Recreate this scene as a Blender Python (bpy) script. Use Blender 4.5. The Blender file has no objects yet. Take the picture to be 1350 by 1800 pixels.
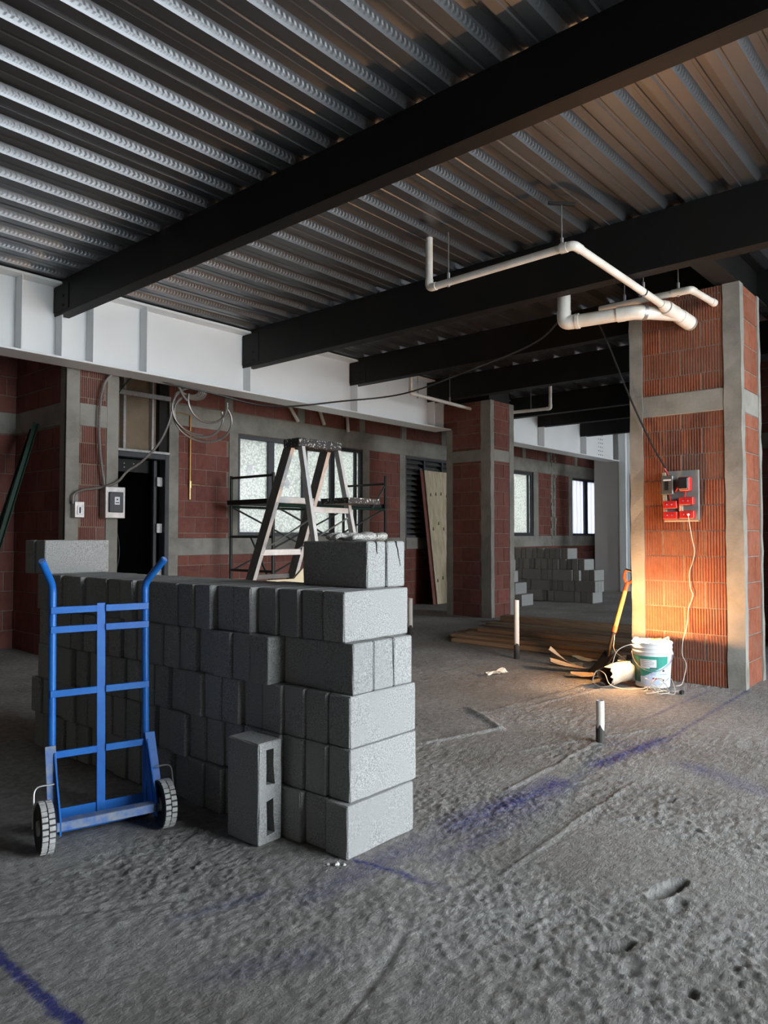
import bpy, math, random
import numpy as np
from mathutils import Vector, Matrix, noise

random.seed(7)
scene = bpy.context.scene
COL = scene.collection

# ------------------------------------------------------------------ camera
cam_d = bpy.data.cameras.new('camera')
cam_d.sensor_fit = 'VERTICAL'; cam_d.sensor_height = 36.0
cam_d.lens = 36.0 * 1290.0 / 1800.0
cam_d.clip_start = 0.05; cam_d.clip_end = 300
cam = bpy.data.objects.new('camera', cam_d); COL.objects.link(cam)
cam.location = (0, 0, 1.22)
YAW = math.radians(41.2); PITCH = math.atan(43.5 / 1290.0)
fwd = Vector((math.cos(YAW) * math.cos(PITCH), math.sin(YAW) * math.cos(PITCH), math.sin(PITCH)))
cam.rotation_euler = fwd.to_track_quat('-Z', 'Y').to_euler()
scene.camera = cam

# ------------------------------------------------------------------ world, daylight, exposure
world = bpy.data.worlds.new('overcast_sky'); scene.world = world; world.use_nodes = True
bg = world.node_tree.nodes['Background']
bg.inputs[0].default_value = (0.87, 0.94, 1.0, 1); bg.inputs[1].default_value = 18.0
for (_x0, _x1) in ((2.3, 6.6), (13.0, 16.4)):      # the two open bays of the facade behind and right of the camera
    pl = bpy.data.lights.new('facade_portal', 'AREA'); pl.shape = 'RECTANGLE'; pl.size = _x1 - _x0; pl.size_y = 3.6
    pl.cycles.is_portal = True
    po = bpy.data.objects.new('facade_portal', pl); COL.objects.link(po)
    po.location = ((_x0 + _x1) / 2, -3.0, 1.8); po.rotation_euler = (math.radians(90), 0, 0)
vs = scene.view_settings
vs.view_transform = 'Standard'; vs.look = 'None'; vs.gamma = 1.0; vs.use_curve_mapping = False
vs.exposure = 0.0

# ------------------------------------------------------------------ materials
M = {}
def _n(nt, t, **kw):
    n = nt.nodes.new(t)
    for k, v in kw.items(): setattr(n, k, v)
    return n
def mat(name, c1, c2=None, rough=0.6, metal=0.0, scale=8.0, detail=6.0, bump=0.0, bscale=None, rnd=0.0,
        c3=None, s3=1.5, spec=0.5, stretch=None, bdist=0.01, object_coords=False):
    m = bpy.data.materials.new(name); m.use_nodes = True; M[name] = m
    nt = m.node_tree; L = nt.links; b = nt.nodes['Principled BSDF']
    b.inputs['Roughness'].default_value = rough; b.inputs['Metallic'].default_value = metal
    b.inputs['Specular IOR Level'].default_value = spec
    if c2 is None: c2 = tuple(x * 0.8 for x in c1)
    if object_coords:
        src = _n(nt, 'ShaderNodeTexCoord').outputs['Object']
    else:
        src = _n(nt, 'ShaderNodeNewGeometry').outputs['Position']
    if stretch:
        mp = _n(nt, 'ShaderNodeMapping'); mp.inputs['Scale'].default_value = stretch
        L.new(src, mp.inputs['Vector']); src = mp.outputs[0]
    nz = _n(nt, 'ShaderNodeTexNoise'); nz.inputs['Scale'].default_value = scale; nz.inputs['Detail'].default_value = detail
    nz.inputs['Roughness'].default_value = 0.65
    L.new(src, nz.inputs['Vector'])
    rp = _n(nt, 'ShaderNodeValToRGB')
    rp.color_ramp.elements[0].position = 0.32; rp.color_ramp.elements[1].position = 0.68
    rp.color_ramp.elements[0].color = (*c2, 1); rp.color_ramp.elements[1].color = (*c1, 1)
    L.new(nz.outputs['Fac'], rp.inputs['Fac'])
    col = rp.outputs['Color']
    if c3 is not None:
        n3 = _n(nt, 'ShaderNodeTexNoise'); n3.inputs['Scale'].default_value = s3; n3.inputs['Detail'].default_value = 4
        L.new(src, n3.inputs['Vector'])
        r3 = _n(nt, 'ShaderNodeValToRGB'); r3.color_ramp.elements[0].position = 0.45; r3.color_ramp.elements[1].position = 0.7
        L.new(n3.outputs['Fac'], r3.inputs['Fac'])
        mx = _n(nt, 'ShaderNodeMix', data_type='RGBA')
        L.new(r3.outputs['Color'], mx.inputs['Factor']); L.new(col, mx.inputs['A']); mx.inputs['B'].default_value = (*c3, 1)
        col = mx.outputs['Result']
    if rnd > 0:
        oi = _n(nt, 'ShaderNodeObjectInfo')
        mr = _n(nt, 'ShaderNodeMapRange'); mr.inputs['To Min'].default_value = 1 - rnd; mr.inputs['To Max'].default_value = 1 + rnd
        L.new(oi.outputs['Random'], mr.inputs['Value'])
        hs = _n(nt, 'ShaderNodeHueSaturation')
        L.new(mr.outputs[0], hs.inputs['Value']); L.new(col, hs.inputs['Color']); col = hs.outputs[0]
    L.new(col, b.inputs['Base Color'])
    if bump > 0:
        nb = _n(nt, 'ShaderNodeTexNoise'); nb.inputs['Scale'].default_value = bscale or scale * 4; nb.inputs['Detail'].default_value = 5
        L.new(src, nb.inputs['Vector'])
        bp = _n(nt, 'ShaderNodeBump'); bp.inputs['Strength'].default_value = bump; bp.inputs['Distance'].default_value = bdist
        L.new(nb.outputs['Fac'], bp.inputs['Height']); L.new(bp.outputs[0], b.inputs['Normal'])
    return m

mat('block', (0.43, 0.435, 0.425), (0.17, 0.172, 0.168), 0.95, scale=170, detail=3, bump=0.6, bscale=220, rnd=0.10, c3=(0.30, 0.303, 0.297), s3=7, spec=0.2, bdist=0.004)
mat('crack', (0.03, 0.03, 0.03), rough=1, spec=0.1)
mat('brick', (0.200, 0.074, 0.058), (0.140, 0.050, 0.040), 0.85, scale=14, bump=0.25, bscale=120, rnd=0.16, c3=(0.19, 0.08, 0.065), s3=3, spec=0.25, bdist=0.004)
mat('brick_clay', (0.27, 0.088, 0.046), (0.19, 0.060, 0.034), 0.85, scale=16, bump=0.25, bscale=150, rnd=0.12, c3=(0.24, 0.10, 0.065), s3=4, spec=0.25, bdist=0.003)
mat('mortar', (0.25, 0.195, 0.16), (0.17, 0.13, 0.105), 0.95, scale=30, bump=0.5, bscale=90, spec=0.2)
mat('cement', (0.28, 0.266, 0.235), (0.185, 0.178, 0.157), 0.92, scale=4, bump=0.5, bscale=60, c3=(0.31, 0.30, 0.27), s3=2.2, spec=0.25, bdist=0.006)
mat('black_steel', (0.006, 0.006, 0.006), (0.004, 0.004, 0.004), 0.6, scale=5, bump=0.08, bscale=60, c3=(0.009, 0.007, 0.006), s3=2, spec=0.3)
mat('white_paint', (0.86, 0.88, 0.89), (0.80, 0.82, 0.83), 0.5, scale=1.2, detail=2, bump=0.03, bscale=20)
mat('grey_panel', (0.66, 0.65, 0.65), (0.62, 0.61, 0.61), 0.7, scale=2)
mat('pvc', (0.78, 0.75, 0.70), (0.68, 0.65, 0.60), 0.35, scale=6, c3=(0.62, 0.56, 0.48), s3=5)
mat('pvc_dark', (0.05, 0.045, 0.04), rough=0.7)
mat('zinc', (0.50, 0.50, 0.50), (0.36, 0.36, 0.36), 0.4, 0.8, scale=20)
mat('conduit', (0.30, 0.28, 0.26), (0.19, 0.18, 0.17), 0.4, 0.6, scale=60)
mat('black_plastic', (0.015, 0.015, 0.016), rough=0.45, scale=10)
mat('rubber', (0.02, 0.02, 0.02), rough=0.7, scale=20)
mat('tyre_grey', (0.50, 0.50, 0.49), (0.33, 0.33, 0.32), 0.85, scale=40)
mat('blue_paint', (0.012, 0.155, 0.56), (0.010, 0.125, 0.47), 0.38, scale=12, bump=0.05, bscale=60, c3=(0.015, 0.16, 0.53), s3=12)
mat('blue_worn', (0.05, 0.14, 0.42), (0.16, 0.22, 0.33), 0.55, scale=45, c3=(0.25, 0.27, 0.30), s3=25)
mat('alu', (0.60, 0.60, 0.59), (0.44, 0.44, 0.43), 0.5, 0.25, scale=14, c3=(0.5, 0.5, 0.5), s3=20)
mat('ladder_dark', (0.14, 0.13, 0.12), (0.09, 0.085, 0.08), 0.7, scale=10)
mat('splatter', (0.55, 0.55, 0.54), (0.015, 0.015, 0.015), 0.6, scale=55, detail=2)
M['splatter'].node_tree.nodes['Color Ramp'].color_ramp.elements[0].position = 0.57
M['splatter'].node_tree.nodes['Color Ramp'].color_ramp.elements[1].position = 0.68
mat('scaffold_black', (0.020, 0.022, 0.020), (0.010, 0.016, 0.012), 0.6, scale=20)
mat('green_paint', (0.010, 0.045, 0.028), (0.006, 0.022, 0.014), 0.5, scale=9)
mat('frame_grey', (0.045, 0.05, 0.058), rough=0.5, scale=5)
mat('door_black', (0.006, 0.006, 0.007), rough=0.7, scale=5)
mat('osb', (0.26, 0.20, 0.14), (0.19, 0.145, 0.10), 0.9, scale=4)
mat('plywood', (0.62, 0.53, 0.38), (0.48, 0.40, 0.27), 0.75, scale=1.6, stretch=(9, 9, 1.2), c3=(0.40, 0.33, 0.21), s3=2.5)
mat('knot', (0.10, 0.06, 0.035), rough=0.8)
mat('plank', (0.34, 0.235, 0.145), (0.19, 0.125, 0.08), 0.85, scale=3, stretch=(25, 1.2, 25), rnd=0.25, bump=0.2, bscale=6)
mat('tan_board', (0.50, 0.42, 0.27), (0.38, 0.31, 0.20), 0.85, scale=6)
mat('copper', (0.55, 0.27, 0.06), (0.42, 0.20, 0.05), 0.45, 0.3, scale=20)
mat('brass', (0.55, 0.40, 0.18), rough=0.4, metal=0.7)
mat('shovel_steel', (0.030, 0.022, 0.018), (0.015, 0.011, 0.010), 0.6, 0.4, scale=20)
mat('shovel_wood', (0.72, 0.42, 0.10), (0.60, 0.33, 0.07), 0.5, scale=4, stretch=(4, 4, 1))
mat('orange', (0.62, 0.11, 0.02), (0.50, 0.08, 0.015), 0.4, scale=6)
mat('bucket_white', (0.72, 0.74, 0.76), (0.62, 0.65, 0.68), 0.4, scale=9)
mat('label_teal', (0.02, 0.30, 0.23), (0.02, 0.26, 0.20), 0.45, scale=6)
mat('label_dark', (0.02, 0.09, 0.07), rough=0.45, scale=6)
mat('label_blue', (0.55, 0.66, 0.85), (0.52, 0.62, 0.82), 0.45, scale=6)
mat('ink', (0.05, 0.06, 0.09), rough=0.6)
mat('ink_red', (0.45, 0.02, 0.06), rough=0.5)
mat('wire_white', (0.60, 0.54, 0.45), rough=0.5, scale=20)
mat('red_box', (0.55, 0.022, 0.015), (0.46, 0.018, 0.012), 0.45, scale=8)
mat('board_grey', (0.22, 0.225, 0.215), (0.18, 0.185, 0.175), 0.7, scale=9)
mat('board_edge', (0.62, 0.50, 0.33), rough=0.8)
mat('smoke_clear', (0.10, 0.10, 0.095), (0.08, 0.08, 0.075), 0.25, scale=9)
mat('paper', (0.50, 0.38, 0.25), (0.36, 0.27, 0.17), 0.9, scale=9)
mat('paper_white', (0.66, 0.63, 0.56), (0.50, 0.46, 0.38), 0.85, scale=14, c3=(0.40, 0.30, 0.2), s3=9)
mat('tube_inside', (0.13, 0.065, 0.03), rough=0.9)
mat('glove', (0.62, 0.60, 0.55), (0.22, 0.22, 0.21), 0.95, scale=160, detail=0)
mat('pebble', (0.66, 0.65, 0.62), rough=0.9)
mat('exterior_ground', (0.62, 0.61, 0.58), (0.54, 0.53, 0.51), 0.9, scale=1.5)
mat('slab', (0.25, 0.25, 0.25), rough=0.9)

# frosted window glass: translucent, lets daylight through
def glass_mat(name, tint, scale, lo, strp=False):
    m = bpy.data.materials.new(name); m.use_nodes = True; M[name] = m
    nt = m.node_tree; L = nt.links; nt.nodes.remove(nt.nodes['Principled BSDF'])
    out = nt.nodes['Material Output']
    g = _n(nt, 'ShaderNodeNewGeometry')
    if strp:
        tx = _n(nt, 'ShaderNodeTexWave'); tx.inputs['Scale'].default_value = 1.6; tx.inputs['Distortion'].default_value = 2.0
        fac = tx.outputs['Fac']
    else:
        tx = _n(nt, 'ShaderNodeTexVoronoi'); tx.inputs['Scale'].default_value = scale; fac = tx.outputs['Distance']
    L.new(g.outputs['Position'], tx.inputs['Vector'])
    rp = _n(nt, 'ShaderNodeValToRGB'); rp.color_ramp.elements[0].position = 0.15; rp.color_ramp.elements[1].position = 0.75
    rp.color_ramp.elements[0].color = (*tint, 1); rp.color_ramp.elements[1].color = (*[lo * t for t in tint], 1)
    L.new(fac, rp.inputs['Fac'])
    tr = _n(nt, 'ShaderNodeBsdfTranslucent'); L.new(rp.outputs[0], tr.inputs['Color'])
    gl = _n(nt, 'ShaderNodeBsdfGlossy'); gl.inputs['Roughness'].default_value = 0.25
    mx = _n(nt, 'ShaderNodeMixShader'); mx.inputs[0].default_value = 0.05
    L.new(tr.outputs[0], mx.inputs[1]); L.new(gl.outputs[0], mx.inputs[2]); L.new(mx.outputs[0], out.inputs['Surface'])
glass_mat('frosted_glass', (0.335, 0.34, 0.32), 34, 0.62)
glass_mat('striped_glass', (0.345, 0.345, 0.37), 10, 0.8, True)

# corrugated deck: galvanised steel, the webs carry pressed chevrons
def deck_mat(name, emboss):
    m = bpy.data.materials.new(name); m.use_nodes = True; M[name] = m
    nt = m.node_tree; L = nt.links; b = nt.nodes['Principled BSDF']
    b.inputs['Metallic'].default_value = 0.9; b.inputs['Roughness'].default_value = 0.40
    g = _n(nt, 'ShaderNodeNewGeometry')
    nz = _n(nt, 'ShaderNodeTexNoise'); nz.inputs['Scale'].default_value = 3.0; nz.inputs['Detail'].default_value = 5
    mp = _n(nt, 'ShaderNodeMapping'); mp.inputs['Scale'].default_value = (0.35, 3, 3)
    L.new(g.outputs['Position'], mp.inputs[0]); L.new(mp.outputs[0], nz.inputs['Vector'])
    rp = _n(nt, 'ShaderNodeValToRGB')
    rp.color_ramp.elements[0].color = (0.175, 0.185, 0.200, 1); rp.color_ramp.elements[1].color = (0.235, 0.245, 0.262, 1)
    L.new(nz.outputs['Fac'], rp.inputs[0]); L.new(rp.outputs[0], b.inputs['Base Color'])
    if emboss:
        sp = _n(nt, 'ShaderNodeSeparateXYZ'); L.new(g.outputs['Position'], sp.inputs[0])
        zz = _n(nt, 'ShaderNodeMath', operation='SUBTRACT'); L.new(sp.outputs['Z'], zz.inputs[0]); zz.inputs[1].default_value = 3.675
        za = _n(nt, 'ShaderNodeMath', operation='ABSOLUTE'); L.new(zz.outputs[0], za.inputs[0])
        ad = _n(nt, 'ShaderNodeMath', operation='MULTIPLY_ADD'); L.new(za.outputs[0], ad.inputs[0]); ad.inputs[1].default_value = 0.7; L.new(sp.outputs['X'], ad.inputs[2])
        ml = _n(nt, 'ShaderNodeMath', operation='MULTIPLY'); L.new(ad.outputs[0], ml.inputs[0]); ml.inputs[1].default_value = 2 * math.pi / 0.034
        sn = _n(nt, 'ShaderNodeMath', operation='SINE'); L.new(ml.outputs[0], sn.inputs[0])
        mk = _n(nt, 'ShaderNodeMath', operation='LESS_THAN'); L.new(za.outputs[0], mk.inputs[0]); mk.inputs[1].default_value = 0.015
        pr = _n(nt, 'ShaderNodeMath', operation='MULTIPLY'); L.new(sn.outputs[0], pr.inputs[0]); L.new(mk.outputs[0], pr.inputs[1])
        bp = _n(nt, 'ShaderNodeBump'); bp.inputs['Strength'].default_value = 0.16; bp.inputs['Distance'].default_value = 0.005
        L.new(pr.outputs[0], bp.inputs['Height']); L.new(bp.outputs[0], b.inputs['Normal'])
deck_mat('deck_flat', False); deck_mat('deck_web', True)

# rough slab with blue chalk marks
CHALK = [((0.897, 2.45), (0.904, 1.60), 0.016, 1.2), ((1.75, 1.855), (2.6, 1.84), 0.06, 0.30), ((2.55, 1.84), (3.35, 1.77), 0.085, 0.55), ((2.3, 1.70), (3.0, 1.70), 0.06, 0.30),
         ((3.4, 1.76), (4.6, 1.66), 0.03, 0.22), ((4.6, 1.66), (6.30, 1.70), 0.016, 0.45), ((2.05, 1.90), (2.08, 1.62), 0.018, 0.6), ((3.75, 1.76), (4.48, 1.68), 0.045, 0.75),
         ((4.2, 1.85), (4.35, 1.65), 0.12, 0.22), ((4.06, 1.40), (3.86, 0.90), 0.07, 0.28), ((1.40, 2.06), (1.62, 2.0), 0.03, 0.3), ((4.9, 1.95), (6.1, 1.93), 0.015, 0.3), ((1.25, 1.75), (1.5, 1.6), 0.06, 0.2)]
def floor_mat():
    m = bpy.data.materials.new('rough_slab'); m.use_nodes = True; M['floor'] = m
    nt = m.node_tree; L = nt.links; b = nt.nodes['Principled BSDF']
    b.inputs['Roughness'].default_value = 0.9; b.inputs['Specular IOR Level'].default_value = 0.3
    g = _n(nt, 'ShaderNodeNewGeometry'); P = g.outputs['Position']
    def noise_(s, d, vec=P, r=0.6):
        n = _n(nt, 'ShaderNodeTexNoise'); n.inputs['Scale'].default_value = s; n.inputs['Detail'].default_value = d; n.inputs['Roughness'].default_value = r
        L.new(vec, n.inputs['Vector']); return n.outputs['Fac']
    def math_(op, a, bb, c=None):
        n = _n(nt, 'ShaderNodeMath', operation=op)
        for i, x in enumerate((a, bb, c)):
            if x is None: continue
            if isinstance(x, (int, float)): n.inputs[i].default_value = x
            else: L.new(x, n.inputs[i])
        return n.outputs[0]
    n1 = noise_(1.1, 6); n2 = noise_(26, 6)
    r1 = _n(nt, 'ShaderNodeValToRGB'); r1.color_ramp.elements[0].position = 0.35; r1.color_ramp.elements[1].position = 0.68
    r1.color_ramp.elements[0].color = (0.28, 0.268, 0.25, 1); r1.color_ramp.elements[1].color = (0.41, 0.403, 0.385, 1)
    L.new(n1, r1.inputs[0])
    mx = _n(nt, 'ShaderNodeMix', data_type='RGBA', blend_type='MULTIPLY'); mx.inputs['Factor'].default_value = 0.65
    r2 = _n(nt, 'ShaderNodeValToRGB'); r2.color_ramp.elements[0].position = 0.36; r2.color_ramp.elements[1].position = 0.64
    r2.color_ramp.elements[0].color = (0.6, 0.6, 0.6, 1); r2.color_ramp.elements[1].color = (1.15, 1.15, 1.15, 1)
    L.new(n2, r2.inputs[0]); L.new(r1.outputs[0], mx.inputs['A']); L.new(r2.outputs[0], mx.inputs['B'])
    col = mx.outputs['Result']
    # chalk
    sp = _n(nt, 'ShaderNodeSeparateXYZ'); L.new(P, sp.inputs[0]); X, Y = sp.outputs['X'], sp.outputs['Y']
    wob = math_('MULTIPLY_ADD', noise_(9, 4), 0.05, -0.025)
    powder = noise_(45, 5)
    patch = noise_(3.5, 3)
    tot = None
    for (a, c, w, s) in CHALK:
        dx, dy = c[0] - a[0], c[1] - a[1]; ln = math.hypot(dx, dy); ux, uy = dx / ln, dy / ln
        t = math_('ADD', math_('MULTIPLY', math_('SUBTRACT', X, a[0]), ux), math_('MULTIPLY', math_('SUBTRACT', Y, a[1]), uy))
        d = math_('ADD', math_('MULTIPLY', math_('SUBTRACT', X, a[0]), -uy), math_('MULTIPLY', math_('SUBTRACT', Y, a[1]), ux))
        d = math_('ABSOLUTE', math_('ADD', d, wob), 0)
        f = math_('SUBTRACT', 1.0, math_('DIVIDE', d, w * 1.6)); f = math_('MAXIMUM', f, 0.0)
        over = math_('MAXIMUM', math_('SUBTRACT', 0.0, t), math_('SUBTRACT', t, ln))
        e = math_('SUBTRACT', 1.0, math_('DIVIDE', math_('MAXIMUM', over, 0.0), 0.12)); e = math_('MAXIMUM', e, 0.0)
        k = math_('MULTIPLY', math_('MULTIPLY', f, e), s)
        if s < 1: k = math_('MULTIPLY', k, math_('MULTIPLY', patch, 2.0))
        tot = k if tot is None else math_('MAXIMUM', tot, k)
    rr = _n(nt, 'ShaderNodeValToRGB'); rr.color_ramp.elements[0].position = 0.30; rr.color_ramp.elements[1].position = 0.62
    L.new(powder, rr.inputs[0])
    fac = math_('MINIMUM', math_('MULTIPLY', math_('MULTIPLY', tot, 1.5), math_('MULTIPLY_ADD', rr.outputs[0], 0.7, 0.3)), 0.9)
    mc = _n(nt, 'ShaderNodeMix', data_type='RGBA'); L.new(fac, mc.inputs['Factor']); L.new(col, mc.inputs['A']); mc.inputs['B'].default_value = (0.030, 0.036, 0.22, 1)
    L.new(mc.outputs['Result'], b.inputs['Base Color'])
    # relief
    mp = _n(nt, 'ShaderNodeMapping'); mp.inputs['Scale'].default_value = (1.0, 2.2, 1.0); mp.inputs['Rotation'].default_value = (0, 0, 0.3)
    L.new(P, mp.inputs[0])
    h = math_('ADD', math_('MULTIPLY', noise_(30, 8, mp.outputs[0], 0.7), 1.0), math_('MULTIPLY', noise_(110, 4), 0.40))
    bp = _n(nt, 'ShaderNodeBump'); bp.inputs['Strength'].default_value = 1.0; bp.inputs['Distance'].default_value = 0.022
    L.new(h, bp.inputs['Height']); L.new(bp.outputs[0], b.inputs['Normal'])
floor_mat()

def emit_mat(name, c, s):
    m = bpy.data.materials.new(name); m.use_nodes = True; M[name] = m
    b = m.node_tree.nodes['Principled BSDF']
    b.inputs['Base Color'].default_value = (1, 1, 1, 1)
    b.inputs['Emission Color'].default_value = (*c, 1); b.inputs['Emission Strength'].default_value = s
emit_mat('bulb_glow', (1.0, 0.50, 0.19), 3100.0)

# ------------------------------------------------------------------ mesh helpers
class MB:
    def __init__(s): s.v = []; s.f = []; s.mi = []
    def face(s, *idx, mi=0): s.f.append(idx); s.mi.append(mi)
    def box(s, x0, x1, y0, y1, z0, z1, c=0.0, mi=0):
        b = len(s.v)
        if c <= 0:
            s.v += [(x, y, z) for z in (z0, z1) for y in (y0, y1) for x in (x0, x1)]
            for q in ((0, 2, 3, 1), (4, 5, 7, 6), (0, 1, 5, 4), (2, 6, 7, 3), (0, 4, 6, 2), (1, 3, 7, 5)):
                s.face(*[b + i for i in q], mi=mi)
            return s
        idx = {}
        X, Y, Z = (x0, x1), (y0, y1), (z0, z1)
        for i in (0, 1):
            for j in (0, 1):
                for k in (0, 1):
                    sx, sy, sz = (1, -1)[i] * c, (1, -1)[j] * c, (1, -1)[k] * c
                    for a, p in ((0, (X[i], Y[j] + sy, Z[k] + sz)), (1, (X[i] + sx, Y[j], Z[k] + sz)), (2, (X[i] + sx, Y[j] + sy, Z[k]))):
                        idx[i, j, k, a] = len(s.v); s.v.append(p)
        g = idx
        def add(q, out):
            p = [Vector(s.v[i]) for i in q]; n = (p[1] - p[0]).cross(p[2] - p[0])
            if n.dot(Vector(out)) < 0: q = q[::-1]
            s.face(*q, mi=mi)
        for e in (0, 1):
            o = (-1, 1)[e]
            add((g[e, 0, 0, 0], g[e, 1, 0, 0], g[e, 1, 1, 0], g[e, 0, 1, 0]), (o, 0, 0))
            add((g[0, e, 0, 1], g[1, e, 0, 1], g[1, e, 1, 1], g[0, e, 1, 1]), (0, o, 0))
            add((g[0, 0, e, 2], g[1, 0, e, 2], g[1, 1, e, 2], g[0, 1, e, 2]), (0, 0, o))
        for i in (0, 1):
            for j in (0, 1):
                oi, oj = (-1, 1)[i], (-1, 1)[j]
                add((g[i, j, 0, 0], g[i, j, 1, 0], g[i, j, 1, 1], g[i, j, 0, 1]), (oi, oj, 0))
                add((g[i, 0, j, 0], g[i, 1, j, 0], g[i, 1, j, 2], g[i, 0, j, 2]), (oi, 0, oj))
                add((g[0, i, j, 1], g[1, i, j, 1], g[1, i, j, 2], g[0, i, j, 2]), (0, oi, oj))
                for k in (0, 1):
                    add((g[i, j, k, 0], g[i, j, k, 1], g[i, j, k, 2]), (oi, oj, (-1, 1)[k]))
        return s
    def tube(s, path, r, n=10, caps=True, mi=0):
        P = [Vector(p) for p in path]; rs = r if isinstance(r, (list, tuple)) else [r] * len(P)
        b0 = len(s.v); up = None
        for i, p in enumerate(P):
            t = (P[min(i + 1, len(P) - 1)] - P[max(i - 1, 0)]).normalized()
            if up is None:
                up = Vector((0, 0, 1)) if abs(t.z) < 0.9 else Vector((1, 0, 0))
            up = (up - t * up.dot(t)).normalized(); sd = t.cross(up)
            for k in range(n):
                a = 2 * math.pi * k / n
                s.v.append(tuple(p + (up * math.cos(a) + sd * math.sin(a)) * rs[i]))
        for i in range(len(P) - 1):
            for k in range(n):
                a, c = b0 + i * n + k, b0 + i * n + (k + 1) % n
                s.face(a, a + n, c + n, c, mi=mi)
        if caps:
            s.face(*[b0 + k for k in range(n)], mi=mi)
            e = b0 + (len(P) - 1) * n
            s.face(*[e + n - 1 - k for k in range(n)], mi=mi)
        return s
    def lathe(s, prof, n=24, c=(0, 0, 0), mi=0, close=False):
        b = len(s.v)
        for (r, z) in prof:
            for k in range(n):
                a = 2 * math.pi * k / n
                s.v.append((c[0] + r * math.cos(a), c[1] + r * math.sin(a), c[2] + z))
        for i in range(len(prof) - 1):
            for k in range(n):
                p, q = b + i * n + k, b + i * n + (k + 1) % n
                s.face(p, q, q + n, p + n, mi=mi)
        if close:
            s.face(*[b + n - 1 - k for k in range(n)], mi=mi)
            e = b + (len(prof) - 1) * n; s.face(*[e + k for k in range(n)], mi=mi)
        return s
    def prism(s, poly, fn, d0, d1, mi=0):
        """poly: 2-D outline; fn(u, v, d) -> point"""
        b = len(s.v); n = len(poly)
        for d in (d0, d1): s.v += [tuple(fn(u, v, d)) for u, v in poly]
        s.face(*[b + i for i in range(n)][::-1], mi=mi); s.face(*[b + n + i for i in range(n)], mi=mi)
        for i in range(n):
            j = (i + 1) % n; s.face(b + i, b + j, b + n + j, b + n + i, mi=mi)
        return s
    def xf(s, mtx, start=0):
        for i in range(start, len(s.v)): s.v[i] = tuple(mtx @ Vector(s.v[i]))
        return s
    def mesh(s, name, mats, smooth=None, off=None):
        me = bpy.data.meshes.new(name)
        v = s.v if off is None else [(p[0] - off[0], p[1] - off[1], p[2] - off[2]) for p in s.v]
        me.from_pydata(v, [], s.f)
        if isinstance(mats, str): mats = [mats]
        for m in mats: me.materials.append(M[m])
        if len(mats) > 1: me.polygons.foreach_set('material_index', s.mi)
        me.update()
        import bmesh
        bm = bmesh.new(); bm.from_mesh(me); bmesh.ops.recalc_face_normals(bm, faces=bm.faces); bm.to_mesh(me); bm.free()
        if smooth:
            me.polygons.foreach_set('use_smooth', [True] * len(me.polygons)); me.set_sharp_from_angle(angle=math.radians(smooth))
        return me
    def build(s, name, mats, parent=None, smooth=None):
        off = None
        if parent is not None and parent.get('_w'): off = wloc(parent)
        return link(name, s.mesh(name, mats, smooth, off), parent)
def wloc(o):
    l = Vector(o.location)
    while o.parent is not None: o = o.parent; l = l + Vector(o.location)
    return l
def link(name, data, parent=None, loc=None):
    o = bpy.data.objects.new(name, data); COL.objects.link(o)
    if parent is not None: o.parent = parent
    if loc is not None: o.location = loc
    if parent is not None and parent.get('_w'): o['_w'] = 1
    return o
def tag(o, label, cat, group=None, kind=None):
    o['label'] = label; o['category'] = cat
    if group: o['group'] = group
    if kind: o['kind'] = kind
    return o
def thing(name, label, cat, loc=(0, 0, 0), rotz=0.0, group=None, kind=None, w=True):
    """Empty at the base of a thing; with w=True its parts are given in world coordinates"""
    o = bpy.data.objects.new(name, None); COL.objects.link(o); o.location = loc; o.rotation_euler = (0, 0, rotz)
    o.empty_display_size = 0.1
    if w: o['_w'] = 1
    return tag(o, label, cat, group, kind)
def box(name, m, parent, x0, x1, y0, y1, z0, z1, c=0.0): return MB().box(x0, x1, y0, y1, z0, z1, c).build(name, m, parent)
ORD = ['zeroth', 'first', 'second', 'third', 'fourth', 'fifth', 'sixth', 'seventh', 'eighth', 'ninth', 'tenth', 'eleventh', 'twelfth', 'thirteenth',
       'fourteenth', 'fifteenth', 'sixteenth', 'seventeenth', 'eighteenth', 'nineteenth', 'twentieth', 'twenty-first', 'twenty-second']
def round_path(pts, rad, n=6):
    P = [Vector(p) for p in pts]; out = [P[0]]
    for i in range(1, len(P) - 1):
        a, b, c = P[i - 1], P[i], P[i + 1]
        d1 = (a - b); d2 = (c - b); r = min(rad, d1.length * 0.49, d2.length * 0.49)
        p0 = b + d1.normalized() * r; p2 = b + d2.normalized() * r
        for k in range(n + 1):
            t = k / n; out.append(p0 * (1 - t) ** 2 + b * 2 * t * (1 - t) + p2 * t * t)
    out.append(P[-1]); return out
def spline(pts, n=8):
    P = [Vector(p) for p in pts]; P = [P[0] * 2 - P[1]] + P + [P[-1] * 2 - P[-2]]; out = []
    for i in range(1, len(P) - 2):
        a, b, c, d = P[i - 1], P[i], P[i + 1], P[i + 2]
        for k in range(n):
            t = k / n
            out.append(0.5 * ((2 * b) + (c - a) * t + (2 * a - 5 * b + 4 * c - d) * t * t + (3 * b - a - 3 * c + d) * t ** 3))
    out.append(P[-2]); return out

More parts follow.
